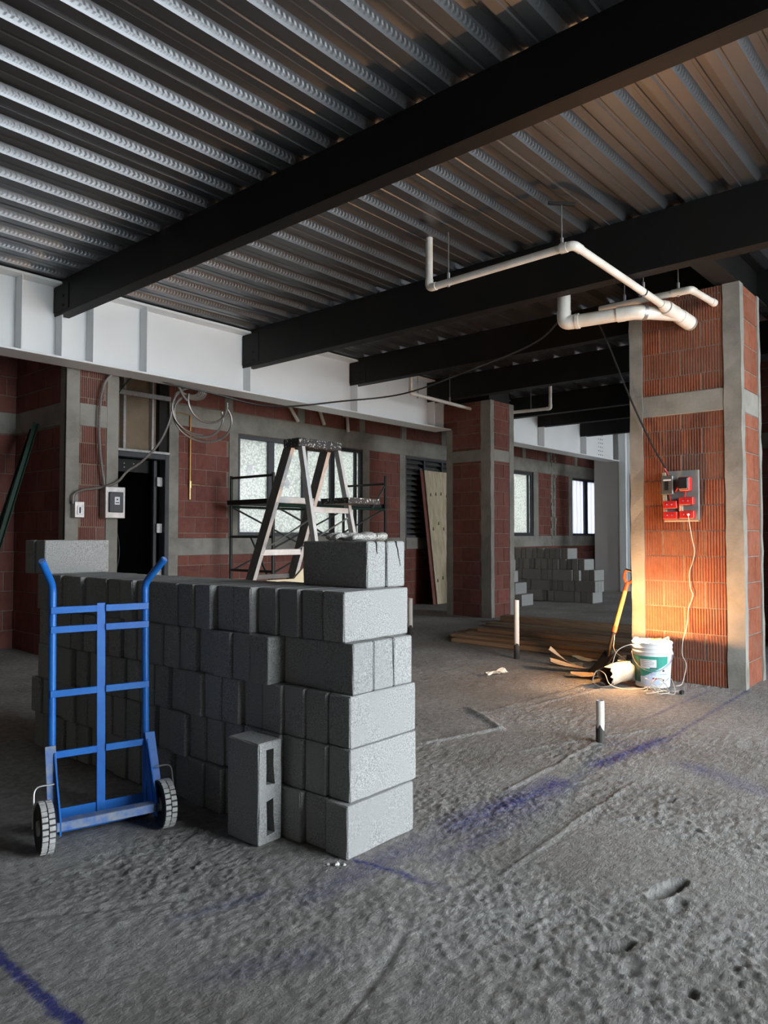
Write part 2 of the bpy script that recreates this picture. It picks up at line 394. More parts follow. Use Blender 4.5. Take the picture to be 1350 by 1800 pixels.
# ------------------------------------------------------------------ floor
def axis(segs):
    out = [segs[0][0]]
    for a, b, s in segs:
        n = max(1, round((b - a) / s)); out += [a + (b - a) * (i + 1) / n for i in range(n)]
    return np.array(out)
gx = axis([(-3, .5, .14), (.5, 3.2, .0085), (3.2, 4.6, .018), (4.6, 6.5, .035), (6.5, 10, .1), (10, 19.5, .4)])
gy = axis([(-3, .2, .16), (.2, 2.7, .0085), (2.7, 4.6, .03), (4.6, 6.5, .08), (6.5, 8.6, .2)])
GX, GY = np.meshgrid(gx, gy)
rng = np.random.default_rng(3)
def vnoise(x, y, s):
    tab = rng.random((257, 257)); x = x * s + 40.3; y = y * s + 71.7
    xi, yi = np.floor(x).astype(int), np.floor(y).astype(int); fx, fy = x - xi, y - yi
    fx = fx * fx * (3 - 2 * fx); fy = fy * fy * (3 - 2 * fy); xi %= 256; yi %= 256
    a, b_, c, d = tab[yi, xi], tab[yi, xi + 1], tab[yi + 1, xi], tab[yi + 1, xi + 1]
    return (a * (1 - fx) + b_ * fx) * (1 - fy) + (c * (1 - fx) + d * fx) * fy - 0.5
H = 0.010 * vnoise(GX, GY, 1.3) + 0.006 * vnoise(GX, GY, 4.0)
ra = 0.35; RX = GX * math.cos(ra) + GY * math.sin(ra); RY = -GX * math.sin(ra) + GY * math.cos(ra)
rough = np.clip(vnoise(GX, GY, 1.7) * 2.0 + 0.85, 0.45, 1.35)
H += rough * (0.0035 * vnoise(RX, RY * 1.8, 13) + 0.006 * np.abs(vnoise(RX, RY * 1.7, 25)) + 0.011 * np.abs(vnoise(RX, RY * 1.4, 43)) + 0.005 * vnoise(RX, RY, 58) - 0.004)
def ridge(a, b, w, h, side=0.0):
    global H
    dx, dy = b[0] - a[0], b[1] - a[1]; ln = math.hypot(dx, dy); ux, uy = dx / ln, dy / ln
    t = (GX - a[0]) * ux + (GY - a[1]) * uy; d = -(GX - a[0]) * uy + (GY - a[1]) * ux
    d = d + 0.03 * vnoise(GX, GY, 6)
    m = np.clip(np.minimum(t, ln - t) / 0.05 + 1, 0, 1)
    H += m * h * np.exp(-(d / w) ** 2)
for a, b, w, h in [((4.36, 3.01), (4.02, 2.54), .018, .016), ((4.02, 2.54), (3.3, 2.74), .016, .014), ((4.25, 2.85), (5.9, 2.70), .02, .013),
                   ((4.2, 2.78), (5.7, 2.58), .016, .010), ((1.25, 1.30), (1.75, 1.46), .012, -.006), ((3.1, 1.9), (4.1, 1.95), .012, .008),
                   ((2.3, 1.45), (3.6, 1.5), .012, .006), ((3.7, 2.2), (4.8, 1.75), .012, .007), ((0.8, 2.6), (1.5, 2.15), .015, -.006)]:
    ridge(a, b, w, h)
def hole(c, ax, rx, ry, dep):
    global H
    u = (GX - c[0]) * math.cos(ax) + (GY - c[1]) * math.sin(ax); v = -(GX - c[0]) * math.sin(ax) + (GY - c[1]) * math.cos(ax)
    q = (u / rx) ** 2 + (v / ry) ** 2 + 1.2 * vnoise(GX, GY, 25)
    H -= dep * np.clip(1.15 - q, 0, 1) ** 0.6; H += 0.004 * np.exp(-((q - 1.5) / 0.5) ** 2) * (0.5 + vnoise(GX, GY, 40))
hole((2.585, 0.965), -0.2, 0.10, 0.030, 0.045); hole((2.125, 0.955), -0.55, 0.085, 0.024, 0.045)
hole((2.06, .87), -0.1, .05, .03, .010); hole((2.50, .895), 0.3, .05, .03, .010); hole((3.45, 1.28), -0.3, .05, .015, .02); hole((1.72, .74), 0, .02, .02, .03)
hole((2.05, .70), .4, .02, .015, .02)
ny, nx = GX.shape
verts = np.stack([GX.ravel(), GY.ravel(), H.ravel()], 1)
ii = (np.arange(ny - 1)[:, None] * nx + np.arange(nx - 1)[None, :]).ravel()
quads = np.stack([ii, ii + 1, ii + nx + 1, ii + nx], 1)
me = bpy.data.meshes.new('floor'); me.from_pydata(verts.tolist(), [], quads.tolist()); me.materials.append(M['floor'])
me.polygons.foreach_set('use_smooth', [True] * len(me.polygons)); me.update()
fl = link('floor', me); tag(fl, 'rough grey concrete slab with blue chalk lines', 'floor', kind='structure')
def fz(x, y):
    i = min(max(int(np.searchsorted(gy, y)), 0), ny - 1); j = min(max(int(np.searchsorted(gx, x)), 0), nx - 1); return float(H[i, j])

g_ = MB().box(-40, 60, -45, -3.02, -0.4, -0.15).build('ground_outside', 'exterior_ground'); tag(g_, 'grey paved ground outside the open side of the building', 'ground', kind='structure')
g2 = MB().box(-40, 60, 8.65, 50, -0.4, -0.15).build('ground_behind', 'exterior_ground'); tag(g2, 'grey paved ground behind the window wall', 'ground', kind='structure')

# ------------------------------------------------------------------ ceiling: corrugated deck
DZ = 3.645; PER = 0.3175; Y0 = 1.331
ceil = MB().box(-3.2, 19.7, -3.4, 8.75, DZ + 0.066, DZ + 0.25).build('ceiling', 'slab'); tag(ceil, 'concrete slab over ribbed galvanised steel decking', 'ceiling', kind='structure'); ceil['_w'] = 1
def deck_profile():
    # along -Y from a low edge; (dy, dz, web?)
    d = 0.060
    return [(0.0, 0.0, 1), (0.026, d, 0), (0.066, d, 0), (0.071, d - .006, 0), (0.089, d - .006, 0), (0.094, d, 0), (0.134, d, 1), (0.160, 0.0, 0),
            (0.213, 0.0, 0), (0.221, 0.0045, 0), (0.237, 0.0045, 0), (0.245, 0.0, 0), (PER, 0.0, 0)]
prof = deck_profile()
k = -8
sheet = 0
xs = [-3.0, 19.5]
while Y0 + k * PER < 8.75:
    mb = MB()
    for r in range(3):
        ye = Y0 + (k + r) * PER
        for i in range(len(prof) - 1):
            (d0, h0, w0), (d1, h1, _) = prof[i], prof[i + 1]
            b = len(mb.v)
            mb.v += [(xs[0], ye - d0, DZ + h0), (xs[1], ye - d0, DZ + h0), (xs[1], ye - d1, DZ + h1), (xs[0], ye - d1, DZ + h1)]
            mb.face(b, b + 1, b + 2, b + 3, mi=w0)
        if r == 0:   # side lap of the sheet
            mb.box(xs[0], xs[1], ye - 0.214, ye - 0.211, DZ - 0.004, DZ + 0.001)
    o = mb.build('deck_sheet', ['deck_flat', 'deck_web'], ceil); k += 3

# ------------------------------------------------------------------ bricks
BR = {}
def brick_mesh(w, h, grooved, matn):
    key = (round(w, 3), round(h, 3), grooved, matn)
    if key in BR: return BR[key]
    mb = MB()
    if not grooved:
        mb.box(-w / 2, w / 2, 0, 0.05, 0, h, c=0.004)
    else:
        n = max(2, round(w / 0.0225)); pts = []
        for i in range(n):
            a = -w / 2 + w * i / n; p = w / n
            pts += [(a + p * 0.02, 0.004), (a + p * 0.16, 0.0), (a + p * 0.62, 0.0), (a + p * 0.76, 0.008), (a + p * 0.88, 0.008)]
        pts += [(w / 2, 0.05), (-w / 2, 0.05)]
        b = len(mb.v); m_ = len(pts)
        for z in (0, h): mb.v += [(x, y, z) for x, y in pts]
        for i in range(m_):
            j = (i + 1) % m_; mb.face(b + i, b + j, b + m_ + j, b + m_ + i)
        for i in range(0, m_ - 2):
            pass
        mb.face(*[b + i for i in range(m_)][::-1]); mb.face(*[b + m_ + i for i in range(m_)])
    BR[key] = mb.mesh('brick', matn); return BR[key]
def bricks(parent, face, plane, u0, u1, z0, z1, zref=-0.015, course=0.214, blen=0.33, off=0.0, grooved=False, matn='brick', jt=0.010):
    """face '-y': plane is the Y of the face, u runs along X; '-x': plane is X, u runs along Y"""
    kk = math.floor((z0 - zref) / course)
    pw = wloc(parent)
    while True:
        a = zref + kk * course + jt / 2; b = a + course - jt
        if a > z1 - 0.03: break
        a_, b_ = max(a, z0 + 0.004), min(b, z1 - 0.004)
        if b_ - a_ > 0.03:
            pitch = blen + jt; s = u0 - pitch * 1.5 + off + (pitch / 2 if kk % 2 else 0) - math.floor(off / pitch) * pitch
            while s < u1:
                p, q = max(s + jt / 2, u0 + 0.003), min(s + pitch - jt / 2, u1 - 0.003)
                if q - p > 0.03:
                    dp = random.uniform(-0.0025, 0.0025)
                    me = brick_mesh(q - p, b_ - a_, grooved, matn)
                    o = bpy.data.objects.new('brick', me); COL.objects.link(o); o.parent = parent
                    if face == '-y': o.location = Vector(((p + q) / 2, plane - 0.006 + dp, a_)) - pw
                    else:
                        o.location = Vector((plane - 0.006 + dp, (p + q) / 2, a_)) - pw; o.rotation_euler = (0, 0, -math.pi / 2)
                s += pitch
        kk += 1

# ------------------------------------------------------------------ back wall
YB = 8.4; TH = 0.16; ZT = DZ
wb = MB()
def core(x0, x1, z0, z1): wb.box(x0, x1, YB, YB + TH, z0, z1)
OPEN = [(4.25, 5.33, 0.0, 3.25), (6.443, 9.042, 1.23, 2.68), (10.17, 11.95, 1.21, 2.68), (12.80, 14.728, 1.24, 2.675), (16.62, 18.3, 1.25, 2.67)]
xprev = -3.0
for (a, b, z0, z1) in OPEN:
    core(xprev, a, -0.03, ZT)
    if z0 > 0: core(a, b, -0.03, z0)
    core(a, b, z1, ZT); xprev = b
core(xprev, 19.5, -0.03, ZT)
wall = wb.build('wall_back', 'mortar'); tag(wall, 'red brick back wall with grey cement bands and bright windows', 'wall', kind='structure'); wall['_w'] = 1
def band(x0, x1, z0, z1, y=0.014, name='cement_band', parent=None):
    return MB().box(x0, x1, YB - y, YB + 0.02, z0, z1, c=0.004).build(name, 'cement', parent or wall)
# left of the pier
bricks(wall, '-y', YB, 1.6, 3.40, 0, 2.35); band(1.6, 3.40, 2.35, 2.58); bricks(wall, '-y', YB, 1.6, 3.40, 2.58, ZT)
# beside the door
band(5.33, 5.475, 0, 2.70); bricks(wall, '-y', YB, 5.475, 6.291, 1.20, 2.70, off=0.1); band(5.33, 6.291, 0.975, 1.20, 0.018); bricks(wall, '-y', YB, 5.475, 6.291, 0, 0.975)
band(6.291, 6.443, 1.2, 2.69); band(6.291, 9.213, 0.975, 1.225, 0.018); bricks(wall, '-y', YB, 6.291, 10.17, 0, 0.975, off=.2)
band(5.33, 12.6, 2.69, 2.97, 0.018, 'cement_lintel'); band(12.6, 19.4, 2.69, 2.97, 0.018, 'cement_lintel')
# above the lintel
xx = 5.33
for x1 in (6.35, 7.72, 9.1, 10.2, 11.4, 12.7, 14.4, 15.5, 16.9, 19.4):
    bricks(wall, '-y', YB, xx, x1 - 0.14, 2.97, ZT, off=random.random() * .3); band(x1 - 0.14, x1, 2.97, ZT, name='cement_post'); xx = x1
band(3.96, 5.33, 3.25, ZT, 0.01)
band(9.042, 9.213, 1.2, 2.69); bricks(wall, '-y', YB, 9.213, 10.011, 1.205, 2.69, off=.05); band(10.011, 10.17, 0.975, 2.69); band(9.213, 10.011, 0.975, 1.205, 0.016)
bricks(wall, '-y', YB, 10.17, 12.6, 0, 1.0, off=.15); band(10.17, 12.0, 1.0, 1.205, 0.03, 'window_sill')
band(11.95, 12.10, 1.0, 2.69); bricks(wall, '-y', YB, 12.10, 12.65, 1.2, 2.69); band(12.65, 12.80, 1.0, 2.69); band(12.0, 15.0, 1.0, 1.235, 0.018)
band(14.728, 14.95, 1.2, 2.69); bricks(wall, '-y', YB, 14.95, 15.54, 1.2, 2.69, off=.1); bricks(wall, '-y', YB, 15.80, 16.42, 1.2, 2.69, off=.3)
band(16.42, 16.62, 1.2, 2.69); band(15.0, 19.4, 1.0, 1.245, 0.018); bricks(wall, '-y', YB, 12.6, 19.4, 0, 1.0, off=.05); band(18.3, 19.4, 1.24, 2.69)
# rough vertical chase
ch = MB(); z = 1.0; zz = []
while z < 3.6:
    for sx in (15.56, 15.72):
        w_ = random.uniform(.02, .045); xo = sx + random.uniform(-.03, .03)
        ch.box(xo - w_, xo + w_, YB - random.uniform(.01, .035), YB + 0.01, z, z + random.uniform(.07, .12), c=.008)
    z += .085
ch.build('patched_chase', 'cement', wall)

# door opening, stud panel over it
dr = thing('door_1', 'black metal door under an open stud panel in the back wall', 'door', (4.8, YB, 0), kind='structure')
box('door_leaf', 'door_black', dr, 5.20, 5.24, YB + 0.12, YB + 1.05, 0.01, 2.215, .004)
box('frame_jamb', 'frame_grey', dr, 5.27, 5.33, YB - 0.02, YB + 0.12, 0, 2.28, .004)
box('frame_jamb', 'frame_grey', dr, 4.25, 4.28, YB - 0.02, YB + 0.12, 0, 2.28, .004)
box('frame_head', 'frame_grey', dr, 4.28, 5.27, YB - 0.02, YB + 0.12, 2.215, 2.28, .004)
box('header_track', 'zinc', dr, 4.25, 5.33, YB - 0.03, YB + 0.06, 2.281, 2.315, .003)
box('hinge_stile', 'frame_grey', dr, 5.16, 5.20, YB + 0.07, YB + 0.119, 0.02, 2.2, .003)
for z in (1.93, 1.33, 0.75):
    hg = box('hinge', 'zinc', dr, 5.185, 5.262, YB + 0.03, YB + 0.06, z - .06, z + .06, .003)
for i in range(4):
    for j in range(2):
        box('rivet', 'zinc', dr, 4.56 + i * .13, 4.572 + i * .13, YB + 0.212, YB + 0.22, 2.10 + j * .05, 2.112 + j * .05)
box('inner_header', 'door_black', dr, 4.28, 5.19, YB + .22, YB + .25, 2.05, 2.215)
pn = MB().box(4.25, 5.33, YB + 0.10, YB + 0.13, 2.316, 3.25).build('backing_board', 'osb', dr)
box('stud', 'zinc', dr, 4.70, 4.735, YB + 0.02, YB + 0.099, 2.316, 3.245, .002)
box('stud', 'zinc', dr, 5.10, 5.13, YB + 0.03, YB + 0.099, 2.316, 3.245, .002)
box('stud', 'black_steel', dr, 5.20, 5.32, YB + 0.02, YB + 0.099, 2.316, 3.245, .002)
box('top_track', 'zinc', dr, 4.0, 5.33, YB - 0.05, YB - 0.02, 2.98, 3.04, .003)

o = MB().box(3.9, 5.6, 10.4, 10.5, 0, 2.6).box(3.9, 4.0, YB + TH + .001, 10.4, 0, 2.6).box(5.5, 5.6, YB + TH + .001, 10.4, 0, 2.6).box(3.9, 5.6, YB + TH + .001, 10.5, 2.6, 2.7).box(3.9, 5.6, YB + TH + .001, 10.5, -.1, 0).build('wall_store', 'door_black'); tag(o, 'unlit store room behind the open black door', 'room', kind='structure')  # room walls coloured near black to stand in for its darkness
# windows
def window(n, x0, x1, z0, z1, posts, label, gm='frosted_glass', fr=0.055):
    w = thing('window_%d' % n, label, 'window', ((x0 + x1) / 2, YB, z0), kind='structure')
    ya, yb = YB + 0.01, YB + 0.09
    box('frame_head', 'frame_grey', w, x0, x1, ya, yb, z1 - fr, z1, .004); box('frame_sill', 'frame_grey', w, x0, x1, ya - .01, yb, z0, z0 + fr, .004)
    box('frame_jamb', 'frame_grey', w, x0, x0 + fr, ya, yb, z0 + fr, z1 - fr, .004); box('frame_jamb', 'frame_grey', w, x1 - fr, x1, ya, yb, z0 + fr, z1 - fr, .004)
    edges = [x0 + fr]
    for (a, b) in posts:
        box('mullion', 'frame_grey', w, a, b, ya, yb, z0 + fr, z1 - fr, .004); edges += [a, b]
    edges.append(x1 - fr)
    for i in range(0, len(edges), 2):
        sa, sb = edges[i], edges[i + 1]
        p = MB().box(sa, sb, YB + 0.05, YB + 0.056, z0 + fr, z1 - fr).build('pane', gm, w)
    return w
w1 = window(1, 6.443, 9.042, 1.23, 2.68, [(7.015, 7.13), (7.695, 7.80), (8.30, 8.40)], 'wide four pane frosted window behind the stepladder')
box('sash_stile', 'frame_grey', w1, 8.87, 8.93, YB + .02, YB + .08, 1.29, 2.62, .004)
# flats stuck on the glass
for (xa, za, s) in ((7.40, 2.03, .055), (6.70, 2.22, .045), (6.70, 2.09, .045)):
    st = MB().box(-s, s, 0, .002, -s, s)
    if xa > 7: st.xf(Matrix.Rotation(math.radians(50), 4, 'Y'))
    st.xf(Matrix.Translation((xa, YB + .045, za))); st.build('sticker', 'zinc', w1)
wl = thing('window_2', 'grey louvred window half hidden by a leaning plywood sheet', 'window', (11.0, YB, 1.21), kind='structure')
box('frame_head', 'frame_grey', wl, 10.17, 11.95, YB + .01, YB + .09, 2.635, 2.68, .004); box('frame_sill', 'frame_grey', wl, 10.17, 11.95, YB + .0, YB + .09, 1.21, 1.25, .004)
for a in (10.17, 10.72, 11.27, 11.91): box('mullion', 'frame_grey', wl, a, a + .05, YB + .0, YB + .09, 1.25, 2.635, .004)
for (a, b) in ((10.22, 10.72), (10.77, 11.27), (11.32, 11.91)):
    for i in range(14):
        z = 1.27 + i * .098
        s_ = MB().box(a, b, -.045, .045, -.004, .004).xf(Matrix.Rotation(math.radians(38), 4, 'X')).xf(Matrix.Translation((0, YB + .05, z + .045)))
        s_.build('louvre_slat', 'zinc', wl)
box('backing', 'door_black', wl, 10.18, 11.94, YB + .11, YB + .13, 1.22, 2.67)  # black sheet added behind the slats to shut out bright sky
window(3, 12.80, 14.728, 1.24, 2.675, [(13.7, 13.82), (14.525, 14.57)], 'frosted window right of the middle brick column', fr=.07)
window(4, 16.62, 18.30, 1.25, 2.67, [(17.32, 17.50)], 'far window with pale vertical stripes', 'striped_glass', fr=.05)

# pier beside the door
PX0, PX1, PY = 3.407, 3.958, 7.2
pier = thing('wall_pier', 'brick pier with cement edges carrying conduit boxes beside the door', 'wall', (3.68, 7.8, 0), kind='structure')
MB().box(PX0, PX1, PY, YB, -0.03, ZT).build('core', 'mortar', pier)
def pb(x0, x1, z0, z1): MB().box(x0, x1, PY - .016, PY + .02, z0, z1, c=.004).build('cement_edge', 'cement', pier)
pb(PX0 - .012, 3.533, 0, ZT); pb(3.825, PX1, 0, ZT); pb(3.533, 3.825, 2.349, 2.577)
bricks(pier, '-y', PY, 3.533, 3.825, 0, 2.349, zref=.035, grooved=True, matn='brick', off=.2); bricks(pier, '-y', PY, 3.533, 3.825, 2.577, ZT, zref=.07, grooved=True, off=.1)
bricks(pier, '-x', PX0, PY + .12, YB, 0, 2.349); bricks(pier, '-x', PX0, PY + .12, YB, 2.577, ZT)
MB().box(PX0 - .012, PX0 + .02, PY - .01, PY + .12, 0, ZT, c=.004).build('cement_edge', 'cement', pier)
MB().box(PX0 - .012, PX0 + .02, PY + .12, YB, 2.349, 2.577, c=.004).build('cement_band', 'cement', pier)

# enclosing walls outside the view
o = MB().box(-3.2, -3.0, -3.2, 8.6, -.03, DZ).build('wall_left', 'cement'); tag(o, 'grey plastered side wall left of the slab', 'wall', kind='structure')
o = MB().box(-3.2, 2.3, -3.2, -3.0, -.03, DZ).box(6.6, 13.0, -3.2, -3.0, -.03, DZ).box(16.4, 19.7, -3.2, -3.0, -.03, DZ).build('wall_front', 'cement'); tag(o, 'grey plastered facade wall behind the camera with two open bays', 'wall', kind='structure')
o = MB().box(6.8, 9.1, .35, .5, -.03, DZ - .001).build('wall_light_block', 'brick'); tag(o, 'unseen brick wall added right of the lit column to block daylight', 'wall', kind='structure')  # unseen wall added to keep bay daylight off the far stack
wr = MB().box(19.5, 19.7, -3.2, 8.6, -.03, DZ).build('wall_right', 'mortar'); tag(wr, 'far brick end wall', 'wall', kind='structure')
we = MB().box(16.5, 16.7, -3.0, 5.2, -.03, DZ).build('wall_end', 'brick'); tag(we, 'brick end wall far behind the lit column', 'wall', kind='structure')

# ------------------------------------------------------------------ brick columns
c3 = thing('brick_column', 'lamp-lit brick column with cement edges and an electrical board', 'column', (6.6, 2.17, 0), group='brick clad columns')
cx0, cx1, cy0, cy1, ct = 6.32, 6.87, 1.715, 2.621, 3.29
MB().box(cx0, cx1, cy0, cy1, -0.03, ct).build('core', 'mortar', c3)
def rough_strip(parent, x0, x1, y0, y1, z0, z1, c=.006, name='cement_edge'):
    n = max(2, int((z1 - z0) / .12)); mb = MB()
    # a strip with slightly uneven outline: stacked rings joined along z
    b = 0; R = []
    for i in range(n + 1):
        z = z0 + (z1 - z0) * i / n; j = lambda: random.uniform(-.004, .004)
        R.append([(x0 + j(), y0 + j(), z), (x1 + j(), y0 + j(), z), (x1 + j(), y1 + j(), z), (x0 + j(), y1 + j(), z)])
    for r in R: mb.v += r
    for i in range(n):
        for q in range(4):
            a, bb = i * 4 + q, i * 4 + (q + 1) % 4; mb.face(a, bb, bb + 4, a + 4)
    mb.face(3, 2, 1, 0); mb.face(*[n * 4 + q for q in range(4)])
    return mb.build(name, 'cement', parent)
rough_strip(c3, cx0 - .014, cx0 + .03, 2.509, cy1 + .005, 0, ct); rough_strip(c3, cx0 - .014, cx0 + .075, cy0 - .014, 1.835, 0, ct)
rough_strip(c3, cx1 - .055, cx1 + .01, cy0 - .014, cy0 + .03, 0, ct)
MB().box(cx0 - .010, cx0 + .02, 1.835, 2.509, 2.258, 2.442, c=.006).build('cement_band', 'cement', c3)
MB().box(cx0 + .075, cx1 - .055, cy0 - .010, cy0 + .02, 2.235, 2.43, c=.006).build('cement_band', 'cement', c3)
bricks(c3, '-x', cx0, 1.835, 2.509, 0, 2.258, zref=-.013, grooved=True, matn='brick_clay', off=.17)
bricks(c3, '-x', cx0, 1.835, 2.509, 2.442, ct, zref=.02, grooved=True, matn='brick_clay', off=.17)
bricks(c3, '-y', cy0, cx0 + .075, cx1 - .055, 0, 2.235, zref=-.013, matn='brick_clay', off=.1); bricks(c3, '-y', cy0, cx0 + .075, cx1 - .055, 2.43, ct, zref=.02, matn='brick_clay', off=.2)

c2 = thing('brick_column', 'unlit brick column in the middle of the hall beside planks', 'column', (9.7, 6.5, 0), group='brick clad columns')
dx0, dx1, dy0, dy1, dt = 9.39, 10.03, 6.08, 6.89, 3.30
MB().box(dx0, dx1, dy0, dy1, -.03, 2.88).box(dx0, dx1, dy0, 7.0, 2.9301, dt).box(dx0, dx1, dy0, 6.78, 2.88, 2.9301).build('core', 'mortar', c2)
rough_strip(c2, dx0 - .012, dx0 + .08, dy0 - .012, 6.246, 0, dt); rough_strip(c2, dx0 - .012, dx0 + .03, 6.778, dy1 + .005, 0, 2.89)
rough_strip(c2, 9.915, dx1 + .015, dy0 - .012, dy0 + .03, 0, dt)
MB().box(dx0 - .010, dx0 + .02, 6.246, 6.778, 2.378, 2.555, c=.006).build('cement_band', 'cement', c2); MB().box(9.47, 9.915, dy0 - .010, dy0 + .02, 2.378, 2.555, c=.006).build('cement_band', 'cement', c2)
bricks(c2, '-x', dx0, 6.246, 6.778, 0, 2.378, off=.2); bricks(c2, '-x', dx0, 6.246, 6.778, 2.555, 2.935, zref=.03, off=.1); bricks(c2, '-x', dx0, 6.246, 6.99, 2.935, dt, zref=.03, off=.1)
bricks(c2, '-y', dy0, 9.47, 9.915, 0, 2.378, off=.1); bricks(c2, '-y', dy0, 9.47, 9.915, 2.555, dt, zref=.03, off=.2)

c4 = thing('brick_column', 'shaded brick column glimpsed past the right edge of the lit column', 'column', (9.7, 2.1, 0), group='brick clad columns')
MB().box(9.4, 9.95, 1.70, 2.60, -.03, 3.29).build('core', 'mortar', c4)
rough_strip(c4, 9.386, 9.43, 2.49, 2.605, 0, 3.29); rough_strip(c4, 9.386, 9.475, 1.686, 1.82, 0, 3.29); MB().box(9.39, 9.42, 1.82, 2.49, 2.26, 2.44, c=.006).build('cement_band', 'cement', c4)
bricks(c4, '-x', 9.4, 1.82, 2.49, 0, 2.26, off=.1); bricks(c4, '-x', 9.4, 1.82, 2.49, 2.44, 3.29, off=.2)
# ------------------------------------------------------------------ steel frame
GYF, GYB, GYW = 6.80, 7.12, 6.96
def girder(x0, x1, label, stiff, bolts=None):
    g = thing('steel_girder', label, 'girder', (x0, GYW, 2.9), group='white painted steel girders')
    box('web', 'white_paint', g, x0, x1, GYW - .01, GYW + .01, 2.92, 3.605)
    box('bottom_flange', 'white_paint', g, x0, x1, GYF, GYB, 2.90, 2.92, .003)
    box('top_flange', 'white_paint', g, x0, x1, GYF, GYB, 3.605, 3.63, .003)
    for x in stiff: box('stiffener', 'white_paint', g, x - .006, x + .006, GYF + .015, GYW - .01, 2.92, 3.605, .002)
    if bolts:
        for i in range(3):
            for j in range(6):
                MB().lathe([(.013, 0), (.013, .012), (.006, .016)], 6, close=True).xf(Matrix.Rotation(math.radians(90), 4, 'X')).xf(Matrix.Translation((bolts + i * .09, GYW - .011, 3.0 + j * .085))).build('bolt', 'zinc', g)
    return g
BX = [(3.15, 3.27, 3.32), (5.39, 5.52, 3.215), (7.22, 7.35, 3.29), (8.95, 9.10, 3.30), (11.12, 11.25, 3.30), (12.37, 12.50, 3.30), (14.13, 14.26, 3.30)]
girder(-3.0, 9.385, 'long white steel girder above the door and wide window', [2.20, 2.80, 3.17, 3.48, 4.06, 5.41, 7.24, 8.97])
girder(10.05, 15.75, 'far white steel girder right of the middle column', [11.14, 12.39, 14.15], bolts=15.0)
def beam(x0, x1, zb, label, y0=-3.2, y1=6.945):
    g = thing('floor_beam', label, 'beam', ((x0 + x1) / 2, 2, zb), group='black steel beams under the deck')
    t = .010
    # web plate is coped round the top flange of the girder
    poly = [(y0, zb), (y1, zb), (y1, 3.60), (GYF - .02, 3.60), (GYF - .02, DZ - .002), (y0, DZ - .002)]
    MB().prism(poly, lambda u, v, d: (d, u, v), x0, x0 + t).build('web', 'black_steel', g)
    box('bottom_flange', 'black_steel', g, x0 + t, x1, y0, y1 - .05, zb, zb + .014, .002)
    box('top_flange', 'black_steel', g, x0 + t, x1, y0, GYF - .02, DZ - .016, DZ - .002, .002)
    box('web_back', 'black_steel', g, x1 - t, x1, y0, y1 - .05, zb + .014, DZ - .016)
    box('end_plate', 'black_steel', g, x0 - .008, x0, y1 - .30, y1, zb + .03, 3.59, .002)
    for z in (zb + .07, zb + .16):
        MB().lathe([(.014, 0), (.014, .010)], 6, close=True).xf(Matrix.Rotation(math.radians(-90), 4, 'Y')).xf(Matrix.Translation((x0 - .008, y1 - .20, z))).build('bolt', 'black_steel', g)
    return g
for (a, b, z), l in zip(BX, ['nearest black steel beam crossing the whole ceiling', 'second black steel beam, above the white drain pipe', 'third black steel beam from the camera',
                             'fourth black steel beam, passing over the middle column', 'fifth black steel beam behind the middle column', 'sixth black steel beam near the far girder end',
                             'farthest black steel beam in view']): beam(a, b, z, l)
beam(0.95, 1.07, 3.32, 'black steel beam overhead just out of frame')
sb = thing('bracing_beam', 'short black steel beam running from the second beam onto the lit column', 'beam', (6.0, 1.83, 3.29))
box('bottom_flange', 'black_steel', sb, 5.525, 7.21, 1.72, 1.90, 3.295, 3.309, .002); box('web', 'black_steel', sb, 5.525, 7.21, 1.80, 1.815, 3.309, 3.625); box('top_flange', 'black_steel', sb, 5.525, 7.21, 1.72, 1.90, 3.625, 3.64, .002)
s2 = thing('steel_post', 'black steel post head between the lit column and the deck', 'post', (6.6, 2.2, 3.29))
box('post', 'black_steel', s2, 6.42, 6.80, 1.95, 2.55, 3.291, 3.64, .004); box('cap_plate', 'black_steel', s2, 6.36, 6.85, 1.91, 2.60, 3.2905, 3.305, .002)

s3 = thing('steel_post', 'black steel post head between the middle column and the deck', 'post', (9.7, 6.5, 3.3))
box('post', 'black_steel', s3, 9.42, 10.0, 6.12, 6.94, 3.316, 3.64, .004); box('cap_plate', 'black_steel', s3, 9.41, 10.02, 6.10, 6.95, 3.306, 3.316, .002)
# end bay: grey panel, white post, glazed frame
gp = thing('painted_panel', 'plain grey painted panel behind the far block stack', 'panel', (15.9, 7.1, 0))
box('board', 'grey_panel', gp, 15.86, 15.96, 6.86, 7.46, 0, 3.6, .003); box('corner_bead', 'white_paint', gp, 15.845, 15.86, 6.84, 6.875, 0, 3.6, .003)
wp = thing('steel_post', 'white painted steel post at the end of the far girder', 'post', (15.85, 6.75, 0))
box('flange', 'white_paint', wp, 15.78, 15.80, 6.68, 6.83, 0, 3.6, .002); box('web', 'white_paint', wp, 15.80, 16.0, 6.745, 6.757, 0, 3.6); box('flange', 'white_paint', wp, 16.0, 16.02, 6.68, 6.83, 0, 3.6, .002)
gd = thing('window_5', 'tall dark framed glazing at the far end beside the white post', 'window', (16.0, 6.4, 0), kind='structure')
box('frame_jamb', 'frame_grey', gd, 15.98, 16.06, 6.58, 6.67, 0, 2.5, .004); box('frame_jamb', 'frame_grey', gd, 15.98, 16.06, 5.25, 5.33, 0, 2.5, .004); box('frame_head', 'frame_grey', gd, 15.98, 16.06, 5.25, 6.67, 2.5, 2.6, .004)
box('pane', 'striped_glass', gd, 16.015, 16.021, 5.33, 6.58, .02, 2.5)

